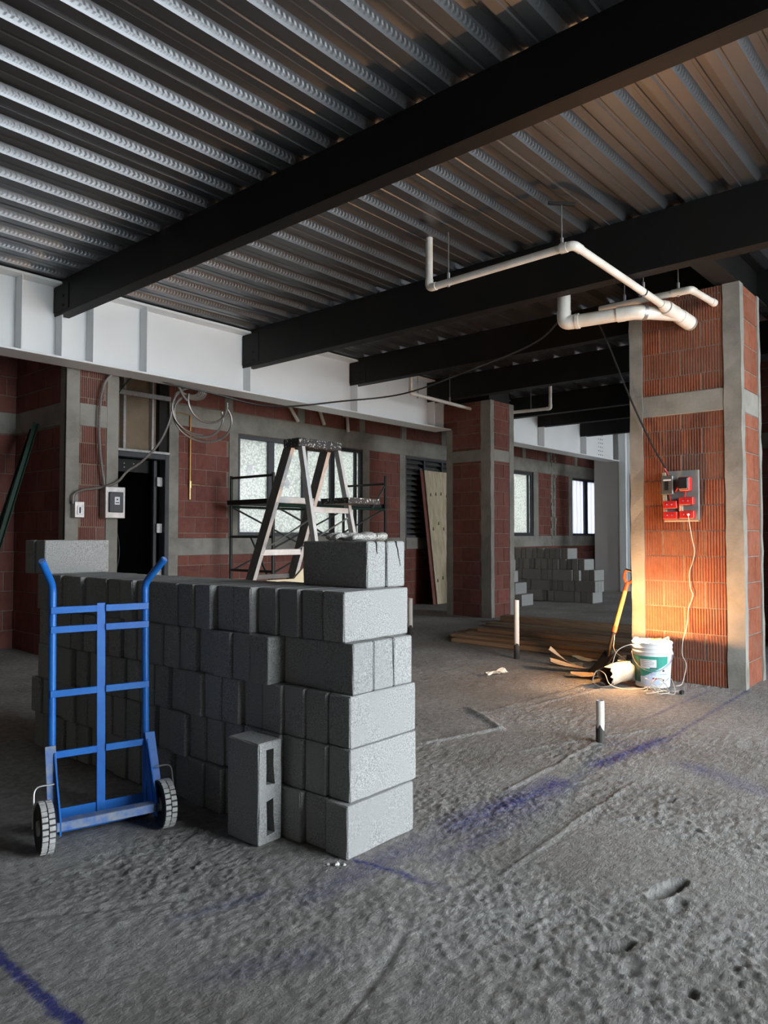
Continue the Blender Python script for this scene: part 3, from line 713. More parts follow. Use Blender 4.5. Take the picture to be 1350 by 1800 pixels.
# ------------------------------------------------------------------ concrete blocks
def block_mesh(seed, holes=True):
    r = random.Random(seed); mb = MB()
    xs_ = [-.2, -.194, -.165, -.1, -.03, .03, .1, .165, .194, .2]; ys_ = [-.06, -.054, -.02, .02, .054, .06]; zs_ = [0, .006, .06, .13, .194, .2]
    N = (len(xs_) - 1, len(ys_) - 1, len(zs_) - 1); ids = {}
    def vid(i, j, k):
        if (i, j, k) in ids: return ids[i, j, k]
        e = [i in (0, N[0]), j in (0, N[1]), k in (0, N[2])]
        p = [xs_[i], ys_[j], zs_[k]]; ne = sum(e)
        if ne >= 2:
            for a in range(3):
                if e[a]:
                    s = -1 if p[a] > (0.1 if a == 2 else 0) else 1
                    p[a] += s * r.uniform(.0008, .0035) * (1.6 if ne == 3 else 1) + (s * r.uniform(0, .008) if r.random() < .12 else 0)
        ids[i, j, k] = len(mb.v); mb.v.append(tuple(p)); return ids[i, j, k]
    for i in range(N[0]):
        for j in range(N[1]):
            mb.face(vid(i, j, N[2]), vid(i + 1, j, N[2]), vid(i + 1, j + 1, N[2]), vid(i, j + 1, N[2]))
            if holes and j == 2 and i in (2, 3, 5, 6): continue
            mb.face(vid(i, j, 0), vid(i, j + 1, 0), vid(i + 1, j + 1, 0), vid(i + 1, j, 0))
    for i in range(N[0]):
        for k in range(N[2]):
            mb.face(vid(i, 0, k), vid(i + 1, 0, k), vid(i + 1, 0, k + 1), vid(i, 0, k + 1)); mb.face(vid(i, N[1], k), vid(i, N[1], k + 1), vid(i + 1, N[1], k + 1), vid(i + 1, N[1], k))
    for j in range(N[1]):
        for k in range(N[2]):
            mb.face(vid(0, j, k), vid(0, j, k + 1), vid(0, j + 1, k + 1), vid(0, j + 1, k)); mb.face(vid(N[0], j, k), vid(N[0], j + 1, k), vid(N[0], j + 1, k + 1), vid(N[0], j, k + 1))
    if holes:
        for (i0, i1) in ((2, 4), (5, 7)):
            rim = [(i, 2) for i in range(i0, i1 + 1)] + [(i, 3) for i in range(i1, i0 - 1, -1)]
            # ragged lip
            for (i, j) in rim:
                q = ids[i, j, 0]; p = mb.v[q]; mb.v[q] = (p[0] + r.uniform(-.006, .006), p[1] + r.uniform(-.005, .005), p[2])
            top = []
            for (i, j) in rim: top.append(len(mb.v)); mb.v.append((mb.v[ids[i, j, 0]][0], mb.v[ids[i, j, 0]][1], .165))
            n = len(rim)
            for a in range(n):
                b = (a + 1) % n; mb.face(ids[rim[a][0], rim[a][1], 0], top[a], top[b], ids[rim[b][0], rim[b][1], 0])
            mb.face(*top)
    return mb.mesh('concrete_block', 'block')
BLK = [block_mesh(s) for s in range(6)]
rb = random.Random(11)
def block(cx_, cy_, z, along, label, group, jit=True):
    o = bpy.data.objects.new('concrete_block', rb.choice(BLK)); COL.objects.link(o)
    o.location = (cx_, cy_, z)
    a = (0 if along == 'x' else math.pi / 2) + (math.pi if rb.random() < .5 else 0) + (rb.uniform(-.012, .012) if jit else 0)
    o.rotation_euler = (0, 0, a); return tag(o, label, 'block', group)
GN = 'blocks of the near stack'
def xface(y): return 2.02 - .046 * (y - 1.96)
CN = ['bottom', 'second', 'third', 'fourth', 'fifth']
PIT = .1235
def run(course, ystart, n, dx, first):
    z = course * .2; rem = [0, 0, 0]
    for i in range(n):
        y = ystart + .06 + i * PIT + rb.uniform(-.001, .001)
        off = rb.choice([0, 0, .004, .008, .016, .022]) if i > 0 else 0
        x = xface(y) + dx * max(0, 1 - i / 6) + off + .2
        block(x, y, z, 'x', 'grey concrete block end in %s course of near stack, %s from its bright end' % (CN[course], ORD[first + i]), GN)
run(0, 1.951, 20, 0, 1); run(1, 1.966, 20, .034, 1); run(2, 1.976, 16, .045, 1); run(4, 2.035, 19, .07, 1)
for i in range(3): block(2.083 + .061 + i * .1235, 2.186, .6, 'y', ['dark long-faced grey block in fourth course above the hollow block', 'middle of three bright block ends in fourth course of near stack', 'rightmost of three bright block ends in fourth course of near stack'][i], GN)
run(3, 2.392, 16, 0, 4)
for i in range(3): block(xface(4.2) + .061 + i * .1235, 4.17, .4, 'y', ['long-faced grey block at far end of third course, behind the blue rail', 'hidden middle grey block at far end of third course', 'hidden rear grey block at far end of third course'][i], GN)
block(2.296 + .061, 2.305, 1.0, 'y', 'grey block with dark long side on top of near stack, under gloves', GN, False)
b6 = block(2.296 + .185, 2.30, 1.0, 'y', 'cracked grey block end at right on top of near stack', GN, False)
block(2.135, 4.40, 1.0, 'x', 'lone bright grey block on top of far end of near stack', GN); block(2.125, 4.524, 1.0, 'x', 'grey block behind the lone bright one on far stack end', GN)
# cracks: dark strips on the two top blocks, cleft shade put into their colour
def crack(px, pts, w, label):
    mb = MB(); pl_ = []
    L_ = [(x - w * (1 - i / len(pts)) - .0006, z) for i, (x, z) in enumerate(pts)]; R_ = [(x + w * (1 - i / len(pts)) + .0006, z) for i, (x, z) in enumerate(pts)]
    n = len(pts)
    for d in (0, .03):
        mb.v += [(x, px + d, z) for x, z in L_] + [(x, px + d, z) for x, z in R_]
    for i in range(n - 1):
        mb.face(i, i + 1, n + i + 1, n + i); mb.face(2 * n + i, 3 * n + i, 3 * n + i + 1, 2 * n + i + 1)
        mb.face(i, 2 * n + i, 2 * n + i + 1, i + 1); mb.face(n + i, n + i + 1, 3 * n + i + 1, 3 * n + i)
    mb.face(0, n, 3 * n, 2 * n); mb.face(n - 1, 3 * n - 1, 4 * n - 1, 2 * n - 1)
    return mb
for blk, pts, w in ((b6, [(2.478, 1.1999), (2.482, 1.18), (2.490, 1.165), (2.494, 1.14), (2.503, 1.115), (2.508, 1.09)], .004),):
    cm = crack(2.0985, pts, w, '')
    me = cm.mesh('crack', 'crack'); o = link('crack', me, blk); o.matrix_parent_inverse = (Matrix.Translation(blk.location) @ blk.rotation_euler.to_matrix().to_4x4()).inverted()
b7 = [o for o in COL.objects if o.get('label', '').startswith('grey block with dark long side')][0]
cm = crack(2.1035, [(2.352, 1.1999), (2.356, 1.18), (2.355, 1.16), (2.360, 1.145)], .004, '')
o = link('crack', cm.mesh('crack', 'crack'), b7); o.matrix_parent_inverse = (Matrix.Translation(b7.location) @ b7.rotation_euler.to_matrix().to_4x4()).inverted()
# hollow block standing on end
hb = bpy.data.objects.new('concrete_block', BLK[1]); COL.objects.link(hb)
hb.matrix_world = Matrix(((0, 1, 0, 1.930), (0, 0, 1, 2.292), (1, 0, 0, .202), (0, 0, 0, 1)))
tag(hb, 'grey hollow block standing on end against near stack, two slots showing', 'block', GN)
# far stack by the windows
GF = 'blocks of the far stack'
FX = 12.6
for c, (ys, dx, two) in enumerate([(5.98, 0, 0), (5.94, .03, 1), (6.01, .1, 0), (6.17, .1, 0), (6.49, 0, 0)]):
    y = ys; i = 1; z = c * .2; nn = ['bottom', 'second', 'third', 'fourth', 'top'][c]
    if two:
        for q in range(3): block(FX + dx + .061 + q * .1235, ys + .2, z, 'y', '%s of three grey blocks ending second course of far stack' % ['left', 'middle', 'right'][q], GF)
        y += .41; i = 4
    while y < 7.75:
        if rb.random() < .18 and y < 7.3 and i > 2:
            for q in range(3): block(FX + .061 + q * .1235, y + .2, z, 'y', '%s sideways grey block in %s course of far stack, %s along' % (['front', 'middle', 'rear'][q], nn, ORD[i]), GF)
            y += .41
        else:
            block(FX + dx * max(0, 1 - i / 5) + rb.choice([0, .015, .04, .08]) + .2, y + .06, z, 'x', 'grey block end in %s course of far stack, %s from its right end' % (nn, ORD[i]), GF); y += .1245
        i += 1
for c, ys in enumerate([6.69, 6.82, 7.0, 7.05]):
    for i in range(4):
        block(11.51, ys + .06 + i * .124, c * .2, 'x', 'grey block in %s course of stepped stack behind middle column, %s from front' % (CN[c], ORD[i + 1]), 'blocks of the stepped stack')

# ------------------------------------------------------------------ blue hand truck
ht = thing('hand_truck', 'blue tubular hand truck with grey treaded wheels before the block stack', 'hand truck', (1.545, 2.875, 0), math.radians(-15), w=False)
LEAN = math.radians(3.0)
def hp(x, z, y=0.085): return (x, y + math.tan(LEAN) * z, z)
for s in (-1, 1):
    path = round_path([hp(s * .190, .04), hp(s * .190, 1.015), (s * .248, .085 + math.tan(LEAN) * 1.0 - .09, 1.122)], .035)
    rl = MB().tube(path, .0155, 12).build('rail', 'blue_paint', ht, 40)
    e = Vector(path[-1]); d = (Vector(path[-1]) - Vector(path[-2])).normalized()
    MB().tube([e - d * .002, e + d * .003], .012, 10).build('open_tube_end', 'blue_worn', rl, 40)
cb = MB().box(-.017, .017, -.007, .003, 0, .918, .001); cb.xf(Matrix.Rotation(-LEAN, 4, 'X')).xf(Matrix.Translation((0, .077, .02))); cb.build('centre_bar', 'blue_paint', ht)
for z in (.915, .835, .575, .330):
    for s in (-1, 1):
        x0, x1 = (-.200, -.018) if s < 0 else (.018, .200)
        b_ = MB().box(x0, x1, -.005, .005, z - .014, z + .014, .001); b_.xf(Matrix.Translation((0, .066 + math.tan(LEAN) * z, 0))); b_.build('cross_bar', 'blue_paint', ht)
# axle angle iron and toe plate
ai = MB().box(-.20, .20, -.085, -.080, .078, .112, .001).box(-.20, .20, -.080, -.035, .107, .112, .001); ai.build('axle_angle', 'blue_worn', ht)
tp = MB().box(-.20, .20, .085, .33, .012, .018, .001).box(-.20, .20, .080, .085, .012, .11, .001); tp.build('toe_plate', 'blue_paint', ht)
MB().tube([(-.265, -.06, .098), (.255, -.06, .098)], .009, 10).build('axle', 'zinc', ht, 40)
for s in (-1, 1):
    poly = [(.085, .36), (.098, .36), (.03, .05), (-.085, .06), (-.085, .12), (.055, .34)]
    MB().prism(poly, lambda u, v, d: (d, u, v), s * .186 - .003, s * .186 + .003).build('wheel_bracket', 'blue_paint', ht)
    fl_ = MB(); a0 = (s * .200, .088, .37); a1 = (s * .203, -.05, .075)
    fl_.prism([(-.020, 0), (.020, 0), (.022, 1), (-.022, 1)], lambda u, v, d: (a0[0] + (a1[0] - a0[0]) * v + u, a0[1] + (a1[1] - a0[1]) * v + d, a0[2] + (a1[2] - a0[2]) * v), -.014, -.010)
    fl_.build('bracket_face', 'blue_worn' if s < 0 else 'blue_paint', ht)
    wx = s * .232 - .006
    wh = MB(); R_ = .097
    wh.lathe([(.03, -.012), (.034, -.022), (.072, -.020), (.086, -.027), (R_ - .004, -.024), (R_ - .004, .024), (.086, .027), (.072, .020), (.034, .022), (.03, .012), (.03, -.012)], 28)
    wh.xf(Matrix.Rotation(math.pi / 2, 4, 'Y')).xf(Matrix.Translation((wx, -.06, .098)))
    w_ = wh.build('wheel', 'rubber', ht, 35)
    hubm = MB().lathe([(.011, -.03), (.028, -.028), (.031, -.018), (.031, .018), (.028, .028), (.011, .03)], 16, close=True).xf(Matrix.Rotation(math.pi / 2, 4, 'Y')).xf(Matrix.Translation((wx, -.06, .098))); hubm.build('hub', 'zinc', w_, 35)
    lug = MB()
    for kx, xo in ((-1, -.0125), (1, .0125)):
        for i in range(26):
            a = 2 * math.pi * (i + (0 if kx < 0 else .5)) / 26
            b0 = len(lug.v); lug.box(xo - .0105, xo + .0105, -.0082, .0082, R_ - .006, R_ + .001)
            lug.xf(Matrix.Rotation(a, 4, 'X'), b0)
    lug.xf(Matrix.Translation((wx, -.06, .098))); lug.build('tread', 'tyre_grey', w_)
    gr = MB().tube(round_path([(s * .20, -.02, .245), (s * .268 - .006, -.03, .25), (s * .275 - .006, -.06, .10)], .03), .0035, 6); gr.build('wheel_guard', 'zinc', ht, 40)

# ------------------------------------------------------------------ stepladder
ld = thing('stepladder', 'paint-splattered aluminium stepladder with a folding tray behind the blocks', 'ladder', (4.1, 4.4, 0))
LX0, LX1 = 3.87, 4.31
box('top_cap', 'splatter', ld, LX0 - .02, LX1 + .02, 4.25, 4.44, 1.925, 1.995, .008)
def railp(s, front, z):   # centre line of a rail
    x = (LX0 - .05 * (1.95 - z) / 1.95 + .02) if s < 0 else (LX1 + .05 * (1.95 - z) / 1.95 - .02)
    y = 4.41 + (1.95 - z) * .41 if front else 4.28 - (1.95 - z) * .235
    return x, y
for s in (-1, 1):
    for front in (True, False):
        w_, dpt = (.012, .048) if front else (.010, .024)
        mb = MB(); b = 0
        for z in (0.0, 1.93):
            x, y = railp(s, front, z); mb.v += [(x - w_, y - dpt, z), (x + w_, y - dpt, z), (x + w_, y + dpt, z), (x - w_, y + dpt, z)]
        for q in range(4): mb.face(q, (q + 1) % 4, (q + 1) % 4 + 4, q + 4)
        mb.face(3, 2, 1, 0); mb.face(4, 5, 6, 7)
        r_ = mb.build('front_rail' if front else 'rear_rail', 'ladder_dark' if front else 'alu', ld)
        # bright flange on a darker rail: the lit edge put into the colours
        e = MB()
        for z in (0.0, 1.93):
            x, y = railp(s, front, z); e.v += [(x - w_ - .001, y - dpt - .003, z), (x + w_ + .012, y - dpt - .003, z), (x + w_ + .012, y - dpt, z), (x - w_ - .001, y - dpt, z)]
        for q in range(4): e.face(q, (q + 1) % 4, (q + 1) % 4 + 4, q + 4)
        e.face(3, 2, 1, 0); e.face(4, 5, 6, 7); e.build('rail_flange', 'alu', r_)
        x, y = railp(s, front, 0.02); box('rubber_foot', 'rubber', r_, x - .02, x + .02, y - .04, y + .04, 0, .04, .004)
for z in (.30, .66, 1.09, 1.52):
    x0, y = railp(-1, True, z); x1, _ = railp(1, True, z); box('step', 'alu', ld, x0, x1, y - .045, y + .045, z - .025, z + .025, .003)
x0, y = railp(-1, True, .87); x1, _ = railp(1, True, .87); box('knee_brace', 'ladder_dark', ld, x0, x1, y + .02, y + .05, .86, .90, .002)
for z in (.5, .95, 1.43):
    x0, y = railp(-1, False, z); x1, _ = railp(1, False, z); box('rear_brace', 'alu', ld, x0, x1, y - .016, y - .008, z - .022, z + .022, .002)
for s, xx_ in ((-1, LX0 + .03), (1, LX1 - .03)):
    p0 = (xx_, railp(s, False, 1.37)[1], 1.37); p1 = (xx_, railp(s, True, 1.0)[1] - .04, 1.10)
    MB().tube([p0, p1], .007, 6).build('spreader', 'alu', ld)
tr_ = MB().box(4.0, 4.36, 3.86, 4.16, 1.475, 1.48).box(4.0, 4.36, 3.86, 3.868, 1.48, 1.518).box(4.0, 4.36, 4.152, 4.16, 1.48, 1.518).box(4.0, 4.008, 3.868, 4.152, 1.48, 1.518).box(4.352, 4.36, 3.868, 4.152, 1.48, 1.518)
tr_.build('tool_tray', 'splatter', ld)
# ------------------------------------------------------------------ scaffold
sc = thing('scaffold', 'low black tubular scaffold with a plank deck under the wide window', 'scaffold', (7.1, 7.5, 0))
SX0, SX1, SY0, SY1 = 6.02, 8.16, 7.12, 7.98
for sx in (SX0, SX1):
    fr = MB()
    for sy in (SY0, SY1):
        MB().tube([(sx, sy, 0), (sx, sy, 2.03 if sx == SX0 else 2.12)], .021, 8).build('upright', 'scaffold_black', sc, 40)
    for z in (.35, .78, 1.22, 2.0): MB().tube([(sx, SY0, z), (sx, SY1, z)], .017, 8).build('frame_rung', 'scaffold_black', sc, 40)
    MB().tube([(sx, SY0 + .45, 1.22), (sx, SY0 + .02, .6)], .012, 6).build('frame_strut', 'green_paint', sc, 40)
for sy in (SY0, SY1):
    MB().tube([(SX0, sy, 1.62), (SX1, sy, .75)], .013, 6).build('cross_brace', 'scaffold_black', sc, 40)
    MB().tube([(SX0, sy + .03, .75), (SX1, sy + .03, 1.62)], .013, 6).build('cross_brace', 'scaffold_black', sc, 40)
    MB().tube([(SX0, sy, 1.62), (SX1, sy, 1.62)], .018, 8).build('ledger', 'green_paint', sc, 40)
for i in range(3): box('deck_plank', 'black_steel', sc, SX0 - .08, SX1 + .08, SY0 + .03 + i * .275, SY0 + .30 + i * .275, 1.64, 1.70, .004)
MB().tube([(SX1 - .3, SY0 + .0, 1.62), (SX1, SY0, 1.98)], .013, 6).build('guard_strut', 'green_paint', sc, 40)

# ------------------------------------------------------------------ plywood, tan board, planks, green bars
pw = thing('plywood_sheet', 'pale knotty plywood sheet leaning on the louvred window', 'plywood', (11.2, 8.2, 0))
def ply(x0, x1, yb, yt, h, t, m, name):
    mb = MB(); mb.prism([(x0, 0), (x1, 0), (x1, 1), (x0, 1)], lambda u, v, d: (u, yb + (yt - yb) * v + d, .003 + h * v), 0, t); return mb.build(name, m, pw)
ply(10.64, 11.86, 8.03, 8.33, 2.44, .018, 'plywood', 'face_board'); ply(10.55, 11.77, 8.055, 8.355, 2.44, .016, 'brick', 'back_board')
for z, n in ((1.95, 6), (1.38, 5), (.42, 5)):
    for i in range(n):
        x = 10.74 + i * .16 + rb.uniform(-.03, .03); zz_ = z + rb.uniform(-.05, .07); v = zz_ / 2.44; y = 8.03 + .30 * v
        MB().lathe([(.002, -.0025), (.024, -.0025), (.032, .002)], 10, close=True).xf(Matrix.Diagonal((.6, 1.7, 1, 1))).xf(Matrix.Rotation(math.radians(90), 4, 'X')).xf(Matrix.Translation((x, y, zz_))).build('knot', 'knot', pw)
tb = MB().prism([(0, 0), (.42, 0), (.42, 1.10), (.34, 1.10), (.20, .98), (0, .98)], lambda u, v, d: (2.62 + u, 3.20 - .05 * v + d, v), 0, .018).build('tan_board', 'tan_board')
tag(tb, 'tan board with a cut corner standing behind the near stack', 'board')
gpl = 'loose planks on the floor'
PL = [(7.03, 3.02, 5.05, .0, .19, .045), (7.25, 2.95, 5.25, .0, .2, .045), (7.48, 3.05, 5.2, 0, .2, .045), (7.72, 3.1, 5.4, .0, .19, .045), (7.95, 3.05, 5.35, 0, .2, .045),
      (7.12, 3.15, 5.12, .046, .15, .035), (7.40, 3.0, 5.1, .046, .2, .035), (7.68, 3.1, 5.25, .046, .2, .035), (7.50, 3.1, 5.0, .082, .18, .035), (8.35, 3.2, 5.45, 0, .2, .045), (8.60, 3.2, 5.6, 0, .2, .045), (9.15, 3.0, 5.70, 0, .22, .09)]
PN = ['nearest weathered brown plank of the floor pile', 'second weathered plank from the near edge of the pile', 'third plank up in the bottom layer of the pile', 'fourth plank in the bottom layer of the pile', 'fifth plank in the bottom layer of the pile',
      'narrow plank resting on the near edge of the pile', 'wide plank in the upper layer of the pile', 'rear wide plank in the upper layer of the pile', 'topmost plank of the brown pile', 'plank lying just behind the pile', 'thin plank between the pile and the thick timber', 'thick brown timber lying farthest behind the pile']
for (x, ya, yb_, z, w_, h), l in zip(PL, PN):
    me = MB().box(-w_ / 2, w_ / 2, -(yb_ - ya) / 2, (yb_ - ya) / 2, 0, h, .004).mesh('plank', 'plank')
    o = link('plank', me, None, (x, (ya + yb_) / 2, z + .002)); o.rotation_euler = (0, 0, rb.uniform(-.012, .012)); tag(o, l, 'plank', gpl)
for i, (dx, l) in enumerate(((0, 'front green steel bar leaning on the brick pier'), (.09, 'rear green steel bar leaning on the brick pier'))):
    a = Vector((2.66 - dx * .5, 7.72 + dx, 0.0)); b = Vector((3.375, 7.84 + dx, 2.42 - i * .06)); ax = (b - a).normalized()
    mb = MB(); q = ax.to_track_quat('Z', 'X').to_matrix().to_4x4(); Ln = (b - a).length
    mb.box(-.022, .022, -.003, .003, 0, Ln).box(-.022, -.016, .003, .035, 0, Ln); mb.xf(Matrix.Translation(a) @ q); o = mb.build('steel_angle', 'green_paint'); tag(o, l, 'steel bar', 'green steel bars')

# ------------------------------------------------------------------ ceiling drain pipes
def straight(p, q, r, parent, m='pvc', name='pipe', n=14): return MB().tube([p, q], r, n).build(name, m, parent, 40)
def elbow(p, c, q, r, parent, m='pvc'): return MB().tube(round_path([p, c, q], 1.0, 8), r, 14).build('elbow', m, parent, 40)
def sleeve(p, q, r, parent, m='pvc'): return MB().tube([p, q], r, 14).build('coupling', m, parent, 40)
def V(*a): return Vector(a)
dp = thing('drain_pipe', 'white plastic drain pipe hung under the deck and joining the lit column', 'pipe', (4.7, 3.0, 3.2))
r1, r2 = .0285, .056
A0, A1, A2, A3 = V(4.67, 3.60, DZ), V(4.67, 3.60, 3.235), V(4.70, 2.345, 3.265), V(5.98, 2.15, 3.07)
straight(A0, A1 + V(0, 0, .07), r1, dp); elbow(A1 + V(0, 0, .07), A1, A1 + (A2 - A1).normalized() * .07, r1 * 1.15, dp)
u = (A2 - A1).normalized(); straight(A1 + u * .07, A2 - u * .08, r1, dp)
w = (A3 - A2).normalized(); elbow(A2 - u * .08, A2, A2 + w * .08, r1 * 1.18, dp); sleeve(A2 - u * .10, A2 - u * .05, r1 * 1.28, dp); straight(A2 + w * .08, A3, r1, dp)
m1 = A2 + (A3 - A2) * .70; sleeve(m1, m1 + w * .012, r1 * 1.12, dp, 'black_plastic')
E0 = V(5.92, 2.155, 3.075); E1 = V(6.325, 2.10, 3.02); ee = (E1 - E0).normalized()
straight(E0, E1, r2, dp, name='main_pipe'); MB().tube([A3 - w * .13, A3 - w * .05, A3 + w * .10], [r1 * 1.2, r2 * .9, r2 * 1.04], 16).build('reducer', 'pvc', dp, 40)
sleeve(E1 - ee * .19, E1 - ee * .02, r2 * 1.1, dp); sleeve(E1 - ee * .02, E1 + ee * .003, r2 * 1.16, dp, 'cement')
B0, B1, B2 = V(5.68, 2.93, DZ), V(5.68, 2.93, 3.04), V(5.80, 2.36, 3.05)
ub = (B2 - B1).normalized(); wb_ = (V(6.08, 2.135, 3.05) - B2).normalized()
straight(B0, B1 + V(0, 0, .10), r2, dp, name='main_pipe'); elbow(B1 + V(0, 0, .10), B1, B1 + ub * .12, r2 * 1.08, dp); sleeve(B1 + ub * .10, B1 + ub * .13, r2 * 1.16, dp)
straight(B1 + ub * .12, B2 - ub * .10, r2, dp, name='main_pipe'); elbow(B2 - ub * .10, B2, B2 + wb_ * .10, r2 * 1.1, dp); sleeve(B2 - ub * .14, B2 - ub * .08, r2 * 1.14, dp)
sleeve(B2 + wb_ * .06, B2 + wb_ * .09, r2 * 1.16, dp, 'zinc'); straight(B2 + wb_ * .08, V(6.08, 2.135, 3.05), r2, dp, name='wye_branch')
for (p, zt) in ((A1 + u * .19, DZ), (A2 - u * .09, DZ - .05), (m1 + V(0, 0, 0), DZ)):
    MB().tube([p, (p.x, p.y, zt)], .004, 6).build('hanger_rod', 'zinc', dp); MB().tube([p + V(0, 0, -.036), p + V(0, 0, .075)], .012, 8).build('hanger_clamp', 'zinc', dp, 40)
ut = MB().box(-.10, .10, -.012, .012, 0, .022, .002).xf(Matrix.Rotation(math.radians(-41), 4, 'Z')).xf(Matrix.Translation((A2.x, A2.y + .09, DZ - .07))); ut.build('strut_channel', 'black_steel', dp)
d2 = thing('vent_pipe', 'thin white plastic pipe entering the top of the lit column', 'pipe', (5.93, 2.2, 3.1))
C0, C1, C2 = V(5.925, 2.72, 3.175), V(5.89, 1.945, 3.165), V(6.325, 1.90, 3.15)
uc = (C1 - C0).normalized(); wc = (C2 - C1).normalized()
straight(C0, C1 - uc * .06, .026, d2); elbow(C1 - uc * .06, C1, C1 + wc * .06, .030, d2); straight(C1 + wc * .06, C2, .026, d2); sleeve(C2 - wc * .07, C2, .031, d2); sleeve(C1 - uc * .15, C1 - uc * .06, .030, d2)
for t in (.10, .55): p = C1 - uc * t; MB().tube([p, (p.x, p.y, DZ)], .004, 6).build('hanger_rod', 'zinc', d2); MB().tube([p + V(0, 0, -.034), p + V(0, 0, .075)], .012, 8).build('hanger_clamp', 'zinc', d2, 40)
d3 = thing('wall_pipe', 'thin white pipe running to the left face of the middle column', 'pipe', (8.6, 6.44, 3.2))
D0, D1, D2 = V(7.92, 6.44, DZ), V(7.92, 6.44, 3.225), V(9.39, 6.44, 3.20)
straight(D0, D1 + V(0, 0, .06), .026, d3); elbow(D1 + V(0, 0, .06), D1, D1 + V(.06, 0, 0), .03, d3); straight(D1 + V(.06, 0, 0), D2, .026, d3)
for x in (8.08, 8.85): MB().tube([(x, 6.44, 3.18), (x, 6.44, DZ)], .005, 6).build('hanger_rod', 'zinc', d3); MB().tube([(x, 6.44, 3.18), (x, 6.44, 3.30)], .014, 8).build('hanger_clamp', 'zinc', d3, 40)
d4 = thing('wall_pipe', 'thin white pipe with an elbow on the right of the middle column', 'pipe', (10.5, 6.3, 3.2))
F0, F1, F2 = V(10.30, 5.56, DZ), V(10.30, 5.56, 3.225), V(10.05, 6.12, 3.19)
uf = (F2 - F1).normalized(); straight(F0, F1 + V(0, 0, .06), .026, d4); elbow(F1 + V(0, 0, .06), F1, F1 + uf * .06, .03, d4); straight(F1 + uf * .06, F2, .026, d4)
MB().tube([F1 + uf * .3, F1 + uf * .3 + V(0, 0, .42)], .005, 6).build('hanger_rod', 'zinc', d4)
for x, z0, sw, l in ((7.50, 3.0, -.10, 'leftmost'), (8.05, 3.01, -.05, 'middle'), (8.59, 2.96, 0, 'rightmost')):
    st = MB().tube([(x + sw * 2.2, YB + .01, z0 + .25), (x + sw * 1.9, YB - .08, z0 + .22), (x, YB - .10, z0 - .03)], .027, 10).build('pipe_stub', 'pvc', None, 40)
    tag(st, '%s of three white pipe stubs under the girder above the wide window' % l, 'pipe', 'pipe stubs over the window')
# floor stubs
for (x, y, h, r, hb_, l) in ((4.165, 1.935, .245, .024, .085, 'short white pipe stub with a torn black base in the foreground slab'), (6.44, 3.87, .585, .026, .14, 'tall white pipe stub with a black foot before the planks'),
                         (7.16, 5.83, .45, .03, .10, 'white pipe stub half hidden behind the near stack')):
    t = thing('floor_pipe', l, 'pipe', (x, y, 0), group='pipe stubs rising from the slab')
    MB().lathe([(r * .80, h), (r, h), (r, hb_ - .02), (r * .8, hb_ - .02)], 16, (x, y, 0)).build('pipe', 'pvc', t, 40)
    jag = MB(); n = 16; pr_ = []
    for k in range(n):
        a = 2 * math.pi * k / n; pr_.append((a, hb_ + rb.uniform(-.02, .025)))
    for a, hh in pr_: jag.v += [(x + r * 1.14 * math.cos(a), y + r * 1.14 * math.sin(a), -.015), (x + r * 1.08 * math.cos(a), y + r * 1.08 * math.sin(a), hh)]
    for k in range(n): q = (k + 1) % n; jag.face(2 * k, 2 * q, 2 * q + 1, 2 * k + 1)
    jag.build('torn_wrap', 'pvc_dark', t)

# ------------------------------------------------------------------ conduits, boxes, cables
cd = thing('conduit_coil', 'grey flexible conduit coiled under the girder and looping to wall boxes', 'conduit', (4.7, 7.1, 2.85))
yq = 7.13
def cpath(name, pts, r=.0135, m='conduit', parent=cd): return MB().tube(spline(pts, 7), r, 8).build(name, m, parent, 40)
def W(pts, y=yq): return [(p[0], (p[2] if len(p) > 2 else y), p[1]) for p in pts]
cpath('conduit', W([(4.70, 2.86), (4.60, 2.80), (4.53, 2.50), (4.40, 2.24), (4.20, 2.03), (4.03, 1.91), (3.93, 1.80), (3.80, 1.74), (3.66, 1.71), (3.55, 1.69), (3.46, 1.64), (3.45, 1.55)]))
cpath('conduit', W([(3.90, 2.98, 7.17), (3.86, 2.93), (3.76, 2.80), (3.72, 2.60), (3.71, 2.35), (3.73, 2.05), (3.775, 1.75)]))
def loop(cx_, cz, rx, rz, a0, a1, y, n=14): return [(cx_ + rx * math.cos(a0 + (a1 - a0) * i / n), y, cz + rz * math.sin(a0 + (a1 - a0) * i / n)) for i in range(n + 1)]
cpath('conduit_loop', loop(4.93, 2.62, .33, .25, 2.3, 6.6, 7.14)); cpath('conduit_loop', loop(5.0, 2.60, .40, .28, 2.4, 6.9, 7.16)); cpath('conduit_loop', loop(5.02, 2.78, .27, .24, 2.9, 6.4, 7.10)); cpath('conduit_loop', loop(4.90, 2.66, .34, .27, 2.0, 4.9, 7.12))
for i in range(5): cpath('tied_turn', loop(4.78 + i * .02, 2.89, .13 + i * .012, .06 + .008 * i, 2.6, 6.6, 7.13 + i * .012), .011)
cpath('tie_strap', [(4.64, 7.10, 2.88), (4.68, 7.09, 2.80), (4.74, 7.10, 2.76), (4.76, 7.12, 2.84)], .012, 'zinc')
e1 = thing('breaker_box', 'galvanised breaker box with a grey cover at the pier edge', 'electrical box', (3.86, 7.18, 1.41))
box('case', 'zinc', e1, 3.752, 3.972, 7.06, 7.183, 1.41, 1.735, .005); box('cover', 'frame_grey', e1, 3.785, 3.94, 7.035, 7.06, 1.47, 1.68, .006); box('rating_label', 'bucket_white', e1, 3.84, 3.895, 7.032, 7.035, 1.55, 1.63)
box('print_line', 'ink', e1, 3.848, 3.887, 7.0305, 7.032, 1.565, 1.575); box('print_mark', 'ink', e1, 3.86, 3.876, 7.0305, 7.032, 1.595, 1.612)
